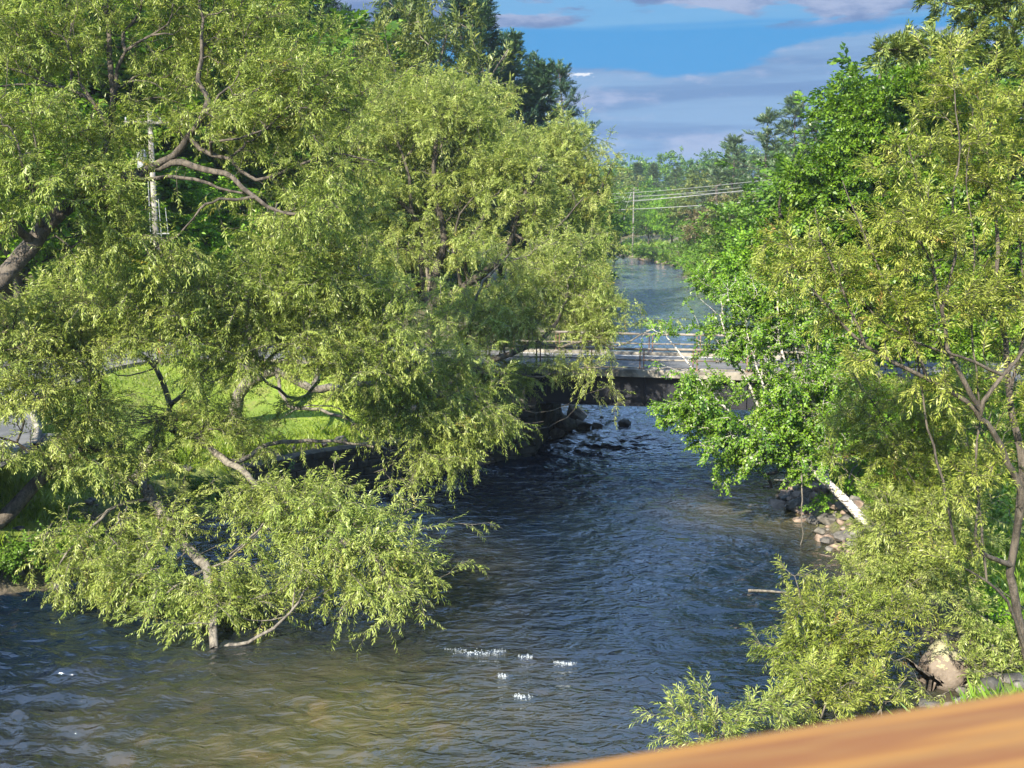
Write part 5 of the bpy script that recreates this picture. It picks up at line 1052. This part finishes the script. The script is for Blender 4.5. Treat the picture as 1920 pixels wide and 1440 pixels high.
W = Tree(204)      # near willow on the right, many stems
r0_ = rooted(12.2, 24.2)
W.limb([r0_]+path((1925, 1230, 24.2), (1898, 1100, 24), (1896, 1060, 24), (1908, 990, 23.8), (1916, 920, 23.6), (1888, 866, 23.4), (1862, 812, 23.2), (1838, 782, 23), (1810, 752, 23), (1740, 712, 22.8), (1680, 682, 22.7), (1600, 632, 22.6), (1560, 585, 22.6), (1520, 540, 22.6), (1500, 490, 22.6), (1470, 440, 22.7)), .105, .012, root=True, jit=.012)
W.limb(path((1840, 785, 23), (1845, 752, 22.8), (1880, 705, 22.8), (1922, 655, 23), (1960, 600, 23)), .05, .03, jit=.012)
W.limb(path((1842, 765, 23), (1808, 718, 22.8), (1778, 655, 22.8), (1766, 580, 23), (1752, 500, 23.2), (1746, 430, 23.3), (1722, 350, 23.5), (1700, 260, 23.6)), .06, .015, jit=.012)
W.limb(path((1905, 1000, 23.8), (1918, 880, 24), (1893, 745, 24.2), (1884, 640, 24.4), (1868, 540, 24.6), (1872, 440, 24.8), (1850, 330, 25), (1860, 220, 25)), .09, .02, jit=.012)
W.limb(path((1885, 705, 22.8), (1800, 668, 22.6), (1710, 640, 22.5), (1640, 590, 22.6), (1600, 540, 22.7)), .04, .015, jit=.012)
W.limb(path((1896, 1062, 24), (1868, 1050, 23.6), (1842, 1035, 23.3), (1828, 1000, 23.2), (1836, 930, 23.2)), .06, .02, jit=.012)
W.limb(path((1925, 1225, 24.2), (1890, 1130, 23.6), (1850, 1090, 23.3), (1800, 1060, 23)), .05, .02, jit=.012)
W.limb(path((1925, 1230, 24.2), (1960, 1100, 24.6), (1985, 900, 25), (1980, 700, 25.4), (1960, 500, 25.6), (1950, 300, 25.6)), .09, .02, jit=.012)
for pts in ([(1850, 1090, 23.3), (1832, 900, 23.4), (1836, 760, 23.6), (1822, 620, 23.8), (1828, 480, 24), (1814, 340, 24.2), (1822, 240, 24.3)], [(1800, 1060, 23), (1765, 900, 23), (1735, 770, 23.1), (1716, 640, 23.2), (1708, 520, 23.3), (1690, 410, 23.4)],
            [(1740, 712, 22.8), (1702, 610, 22.7), (1650, 510, 22.7), (1612, 420, 22.8), (1580, 340, 22.9)], [(1620, 645, 22.6), (1570, 520, 22.5), (1540, 450, 22.5), (1528, 390, 22.5)], [(1893, 745, 24.2), (1920, 600, 24.2), (1915, 450, 24.4), (1930, 320, 24.6), (1918, 180, 24.8)],
            [(1766, 580, 23), (1790, 480, 23.2), (1786, 380, 23.4), (1800, 280, 23.6), (1790, 170, 23.8)]): W.limb(path(*pts), .034, .010, jit=.015)
W.limb(path((1752, 500, 23.2), (1735, 470, 23), (1700, 420, 22.9), (1690, 380, 22.9)), .03, .01, jit=.012)
T = blobs(W, [(1500, 480, 22.7, 60, 70, .7, 12), (1560, 560, 22.6, 60, 40, .6, 7), (1640, 560, 22.6, 70, 50, .7, 10), (1700, 330, 23.5, 60, 80, .8, 10), (1740, 450, 23, 70, 60, .8, 12), (1830, 280, 24.8, 80, 90, 1, 14), (1870, 400, 24.5, 60, 80, 1, 12), (1800, 560, 23, 80, 60, .8, 12), (1700, 620, 22.7, 70, 40, .6, 7), (1900, 560, 24, 60, 70, .9, 10), (1920, 700, 23.6, 50, 60, .9, 7),
              (1880, 780, 23, 50, 60, .8, 4), (1840, 180, 25, 70, 50, 1, 9), (1780, 120, 25, 40, 60, .8, 5), (1930, 200, 25.5, 60, 80, 1, 9), (1820, 900, 23, 40, 60, .7, 4), (1760, 720, 22.8, 60, 30, .6, 4), (1650, 680, 22.6, 50, 30, .5, 4), (1800, 1030, 23, 60, 30, .6, 3), (1650, 440, 23, 60, 60, .8, 9), (1590, 480, 22.8, 40, 40, .6, 4), (1730, 200, 24.5, 40, 50, .8, 4), (1900, 940, 24, 50, 60, .8, 4), (1900, 850, 24, 50, 60, .8, 4), (1620, 330, 24.5, 40, 40, .7, 2)], clump=.36, per=5)
W.grow(T, bal=.25, step=.3)
finish(W, 'willow_tree', 'near willow at the right edge with a long limb slanting up to the left', 'willow', 'willows on the right bank', M_WILLOW2, M_BARK, T_WILN, 6, scale=(.75, 1.2), rt=.006, up=.55, sp=.35)

def thicket(seed, roots, bl, label, lm, temps=T_WILN, per=5, clump=.33, lper=5, scale=(.75, 1.15), r0=.035, name='willow_bush', cat='bush', grp='willow bushes on the right bank', bk=None):
    W = Tree(seed); first = True
    for (x, y), tops in roots:
        b = rooted(x, y, -.15) if hgt(x, y) > -.4 else np.array([x, y, -.3])
        for tp in tops:
            t = at(*tp); m = (b+t)/2+W.r.normal(0, .12, 3)+[0, 0, .15*np.linalg.norm(t-b)*.3]
            if first: W.limb([b, m, t], r0, .01, root=True, jit=.012); first = False
            else:
                k = W.node(b+W.r.normal(0, .08, 3)*[1, 1, 0], 0, r0, np.array([0, 0, 1.])); W.chains.append([0, k]); W.limb([W.P[k], m, t], r0*W.r.uniform(.7, 1), .01, jit=.012)
    W.grow(blobs(W, bl, clump=clump, per=per), bal=.3, step=.25); return finish(W, name, label, cat, grp, lm, bk or M_BARK2, temps, lper, scale=scale, rt=.005, up=.42, sp=.38)
thicket(301, [((13.2, 29), [(1600, 700, 28), (1680, 650, 28), (1640, 780, 27.6), (1560, 860, 28.5), (1740, 700, 28), (1800, 760, 28)]), ((12.2, 28), [(1620, 950, 27.4), (1700, 880, 27.4), (1780, 880, 27.4)])],
        [(1640, 720, 28, 60, 50, .8, 16), (1600, 780, 28, 50, 40, .8, 10), (1700, 780, 28, 80, 60, .9, 22), (1780, 760, 28.4, 70, 60, .9, 16), (1660, 860, 27.8, 70, 50, .8, 21), (1760, 880, 27.8, 80, 60, .9, 22), (1840, 860, 28.2, 60, 60, .9, 14), (1850, 730, 28.4, 60, 60, .9, 14), (1600, 860, 28.2, 45, 40, .8, 9)],
        'yellow green willow thicket behind the long slanting limb', M_WILLOW2, name='willow_tree', cat='willow', grp='willows on the right bank')
thicket(302, [((11.6, 28.6), [(1660, 930, 26.8), (1720, 960, 26.6), (1640, 1000, 27), (1800, 950, 27), (1700, 1010, 26.4)]), ((10.8, 27.4), [(1620, 1080, 26.6), (1700, 1090, 26)])],
        [(1670, 960, 27, 70, 45, .8, 28), (1760, 980, 27, 80, 50, .8, 30), (1640, 1030, 27, 50, 40, .7, 18), (1720, 1060, 26.4, 80, 45, .7, 30), (1640, 1090, 26.6, 50, 30, .6, 14), (1820, 1030, 26.6, 50, 50, .7, 10), (1850, 960, 27.4, 60, 50, .8, 12), (1780, 1110, 26, 50, 25, .5, 8)],
        'full leafy willow bush over the rocky right shore', M_WILLOW)
thicket(303, [((7.6, 24.6), [(1480, 1120, 25), (1530, 1150, 24.8), (1490, 1080, 25.2)]), ((8.6, 24.8), [(1580, 1120, 25), (1640, 1150, 24.8), (1600, 1200, 24.4), (1660, 1230, 24.2)])],
        [(1500, 1130, 25, 40, 30, .5, 11), (1490, 1085, 25.2, 8, 22, .2, 2), (1570, 1130, 25, 60, 30, .5, 14), (1650, 1150, 24.8, 60, 35, .6, 14), (1490, 1200, 24.6, 45, 30, .5, 11), (1570, 1200, 24.6, 60, 35, .5, 14), (1650, 1220, 24.4, 50, 35, .5, 10), (1560, 1265, 24, 60, 30, .5, 9), (1460, 1230, 24.4, 30, 20, .4, 4), (1720, 1190, 24.6, 40, 30, .5, 5)],
        'open willow bush standing at the water above the wooden railing', M_WILLOW2)
thicket(304, [((6.8, 22.8), [(1440, 1310, 22.8), (1520, 1290, 23), (1590, 1280, 23)]), ((8.2, 23.4), [(1640, 1290, 23.2), (1700, 1270, 23.4)])],
        [(1520, 1300, 23, 36, 18, .4, 5), (1590, 1300, 23, 45, 22, .4, 7), (1530, 1250, 23.2, 40, 22, .4, 5), (1660, 1290, 23.2, 40, 24, .4, 5), (1460, 1320, 22.6, 20, 14, .3, 3)],
        'low thin stemmed willow shoots just above the wooden railing', M_WILLOW2)
thicket(305, [((3.6, 20.5), [(1300, 1345, 20.6), (1318, 1330, 20.6), (1345, 1350, 20.5)]), ((4.3, 20.8), [(1345, 1305, 20.8), (1350, 1330, 20.8)])],
        [(1310, 1355, 20.6, 22, 18, .25, 6), (1372, 1345, 20.8, 14, 20, .2, 3), (1318, 1335, 20.6, 8, 8, .15, 1), (1430, 1335, 21.2, 22, 18, .3, 4), (1330, 1392, 20.3, 30, 10, .3, 4)],
        'small leafy shoots leftmost along the wooden railing', M_WILLOW, lper=5)
thicket(306, [((12.6, 25.6), [(1790, 1200, 25), (1850, 1220, 24.8), (1830, 1150, 25)]), ((11.6, 24.2), [(1820, 1260, 24), (1880, 1270, 24)])],
        [(1830, 1170, 25, 40, 30, .5, 6), (1830, 1270, 24.2, 50, 28, .5, 8), (1880, 1220, 24.6, 45, 40, .5, 8), (1790, 1230, 24.6, 22, 25, .3, 2), (1740, 1320, 23.4, 30, 12, .3, 3), (1900, 1290, 24, 30, 20, .4, 4)],
        'dark thin willow shoots right of the lichen boulder', M_WILLOW, name='willow_bush')
thicket(307, [((13.8, 27), [(1880, 1110, 26.6), (1850, 1160, 26.2), (1910, 1140, 26.6)]), ((13.6, 25.8), [(1900, 1200, 25.6), (1860, 1200, 25.8)])],
        [(1870, 1130, 26.4, 40, 30, .6, 10), (1910, 1180, 26, 40, 40, .6, 12), (1890, 1080, 26.8, 40, 20, .5, 6), (1920, 1240, 25.4, 30, 30, .5, 6)],
        'bright lime green bush behind the right willow trunk', M_LIME, temps=T_BIR, name='leafy_bush', grp=None)
thicket(308, [((12.3, 40), [(1560, 950, 38.6), (1600, 900, 39)]), ((13, 42), [(1620, 870, 40), (1660, 850, 40)])],
        [(1560, 950, 38.6, 34, 18, .5, 7), (1600, 920, 39, 30, 22, .5, 7), (1640, 880, 40, 40, 40, .8, 9), (1660, 800, 41, 50, 50, 1, 12), (1620, 750, 42, 50, 50, 1.2, 14)],
        'bright green shrub beside the birch root', M_LIME, temps=T_BIR, name='leafy_bush', grp=None)
thicket(309, [((17.5, 46), [(1650, 700, 45), (1700, 640, 45), (1780, 650, 45)]), ((19, 44), [(1750, 560, 44), (1850, 600, 43)])],
        [(1660, 700, 45, 70, 60, 1.5, 30), (1740, 640, 44.6, 80, 70, 1.5, 30), (1840, 620, 43.6, 80, 80, 1.5, 26), (1700, 780, 42, 80, 60, 1.3, 22), (1820, 760, 41, 90, 70, 1.3, 26), (1800, 900, 36, 90, 70, 1.2, 24), (1900, 820, 38, 60, 90, 1.2, 20), (1880, 1000, 32, 60, 60, 1, 14)],
        'deep green understory tree filling the gap behind the right willows', M_MAPLE, temps=T_MAP, clump=.55, r0=.08, name='leafy_tree', cat='tree', grp=None, scale=(.8, 1.2))
thicket(310, [((21, 56), [(1440, 520, 58), (1500, 500, 57)]), ((23, 60), [(1400, 480, 62), (1480, 440, 60)])],
        [(1450, 480, 60, 70, 60, 2, 30), (1390, 520, 64, 50, 45, 2, 16), (1500, 520, 58, 60, 50, 2, 22), (1330, 530, 70, 35, 25, 1.5, 6), (1560, 600, 54, 50, 50, 1.5, 12)],
        'light yellow green tree standing just beyond the right end of the bridge', M_LIME, temps=T_MAP, clump=.7, r0=.10, name='leafy_tree', cat='tree', grp=None, scale=(.9, 1.4))
# undergrowth along the left bank edge
thicket(311, [((-15.5, 33), [(60, 1010, 32.8), (120, 990, 33)]), ((-13.5, 35), [(180, 960, 34.4)])],
        [(60, 1030, 32.6, 60, 25, .6, 12), (150, 1000, 33.2, 50, 22, .6, 9), (-20, 1060, 32, 50, 25, .6, 10)], 'dark bank shrub at the foot of the low leaning trunk', M_GREEN, temps=T_BIR, name='leafy_bush', grp='bushes on the left bank')
thicket(312, [((-8.5, 41), [(420, 900, 39.5), (380, 920, 39)]), ((-5.8, 43.6), [(560, 880, 42.5)])],
        [(400, 920, 38.8, 45, 20, .6, 8), (520, 880, 42, 35, 18, .6, 5)], 'green bank shrub behind the drooping willow limb', M_GREEN, temps=T_BIR, name='leafy_bush', grp='bushes on the left bank')

# ------------------------------------------------------------------ grass and ground cover
def tufts(name, seed, cond, n, region, hh, lm, label, ww=.02):
    r = np.random.default_rng(seed); x = r.uniform(region[0], region[1], n); y = r.uniform(region[2], region[3], n)
    d = river_sd(x, y); k = cond(x, y, d); x, y = x[k], y[k]; z = height(x, y)-.02; n = len(x); a = r.uniform(0, 6.28, n); h = hh*r.uniform(.5, 1.3, n)*(.6+.9*vnoise(x*.8, y*.8)); b = r.normal(0, .35, (n, 2))*h[:, None]
    w = ww*r.uniform(.7, 1.4, n); cx, sy = np.cos(a)*w, np.sin(a)*w
    V = np.stack([np.c_[x-cx, y-sy, z], np.c_[x+cx, y+sy, z], np.c_[x+b[:, 0]*.4+cx*.7, y+b[:, 1]*.4+sy*.7, z+h*.6], np.c_[x+b[:, 0], y+b[:, 1], z+h]], 1).reshape(-1, 3)
    return meta(mesh_np(name, V, np.arange(n*4).reshape(-1, 4), lm, attrs={'rnd': ('FACE', r.random(n)), 'spray': ('FACE', vnoise(x*1.3, y*1.3))}), label, kind='stuff')
M_GRASS = leaf_mat('grass_blade', (.085, .16, .014), (.17, .26, .018), (.28, .34, .05), .35, .02)
M_TALL = leaf_mat('tall_grass', (.10, .21, .02), (.19, .33, .03), (.33, .42, .07), .35, .05)
tufts('lawn_grass', 1, lambda x, y, d: (d > 1.3) & (x > np.interp(y, [30, 36, 40, 44, 54], [-22, -15.9, -17.4, -18.3, -18.4])) & (x < 3) & ~((bridge_uv(x, y)[1] > -.6)) & (fbm(x*.9+2, y*.9, 3) > .30), 150000, (-24, 3, 29, 56), .10, M_GRASS, 'mown bright green grass on the left bank', .014)
tufts('bank_grass', 2, lambda x, y, d: (d > .5) & (d < 3.2) & (fbm(x*.6, y*.6) > .35) & ~((bridge_uv(x, y)[1] > -1) & (y < 62)), 60000, (-26, 5, 28, 56), .38, M_GRASS, 'rough grass on the edge of the left bank', .016)
tufts('bank_grass', 3, lambda x, y, d: (d > 1.5) & (d < 14) & (x > 2) & (fbm(x*.5+4, y*.5) > .40) & ~((bridge_uv(x, y)[1] > -.8) & (y < 60)), 110000, (3, 30, 19, 62), .42, M_TALL, 'tall yellow green grass on the right bank', .018)
tufts('bank_grass', 4, lambda x, y, d: (d > .3) & (d < 9), 90000, (8, 50, 60, 290), .9, M_TALL, 'pale grass on the banks of the far reach', .05)
# ------------------------------------------------------------------ thin summer haze
hz = bmesh.new(); zb = float(GZ.min())-1; box(hz, (0, (ys[0]+ys[-1])/2, (zb+52)/2), (xs[-1]-xs[0]+60, ys[-1]-ys[0]+20, 52-zb))
def haze_fn(nt, out):
    v = nd(nt, 'ShaderNodeVolumePrincipled', i_Density=.00026, i_Anisotropy=.3); v.inputs['Color'].default_value = (.80, .90, 1.0, 1); nt.links.new(v.outputs[0], out.inputs['Volume'])
meta(bm_obj('haze', hz, mat('haze', haze_fn)), 'faint blue haze over the far trees', kind='stuff')
print('LEAVES', LEAFCOUNT)
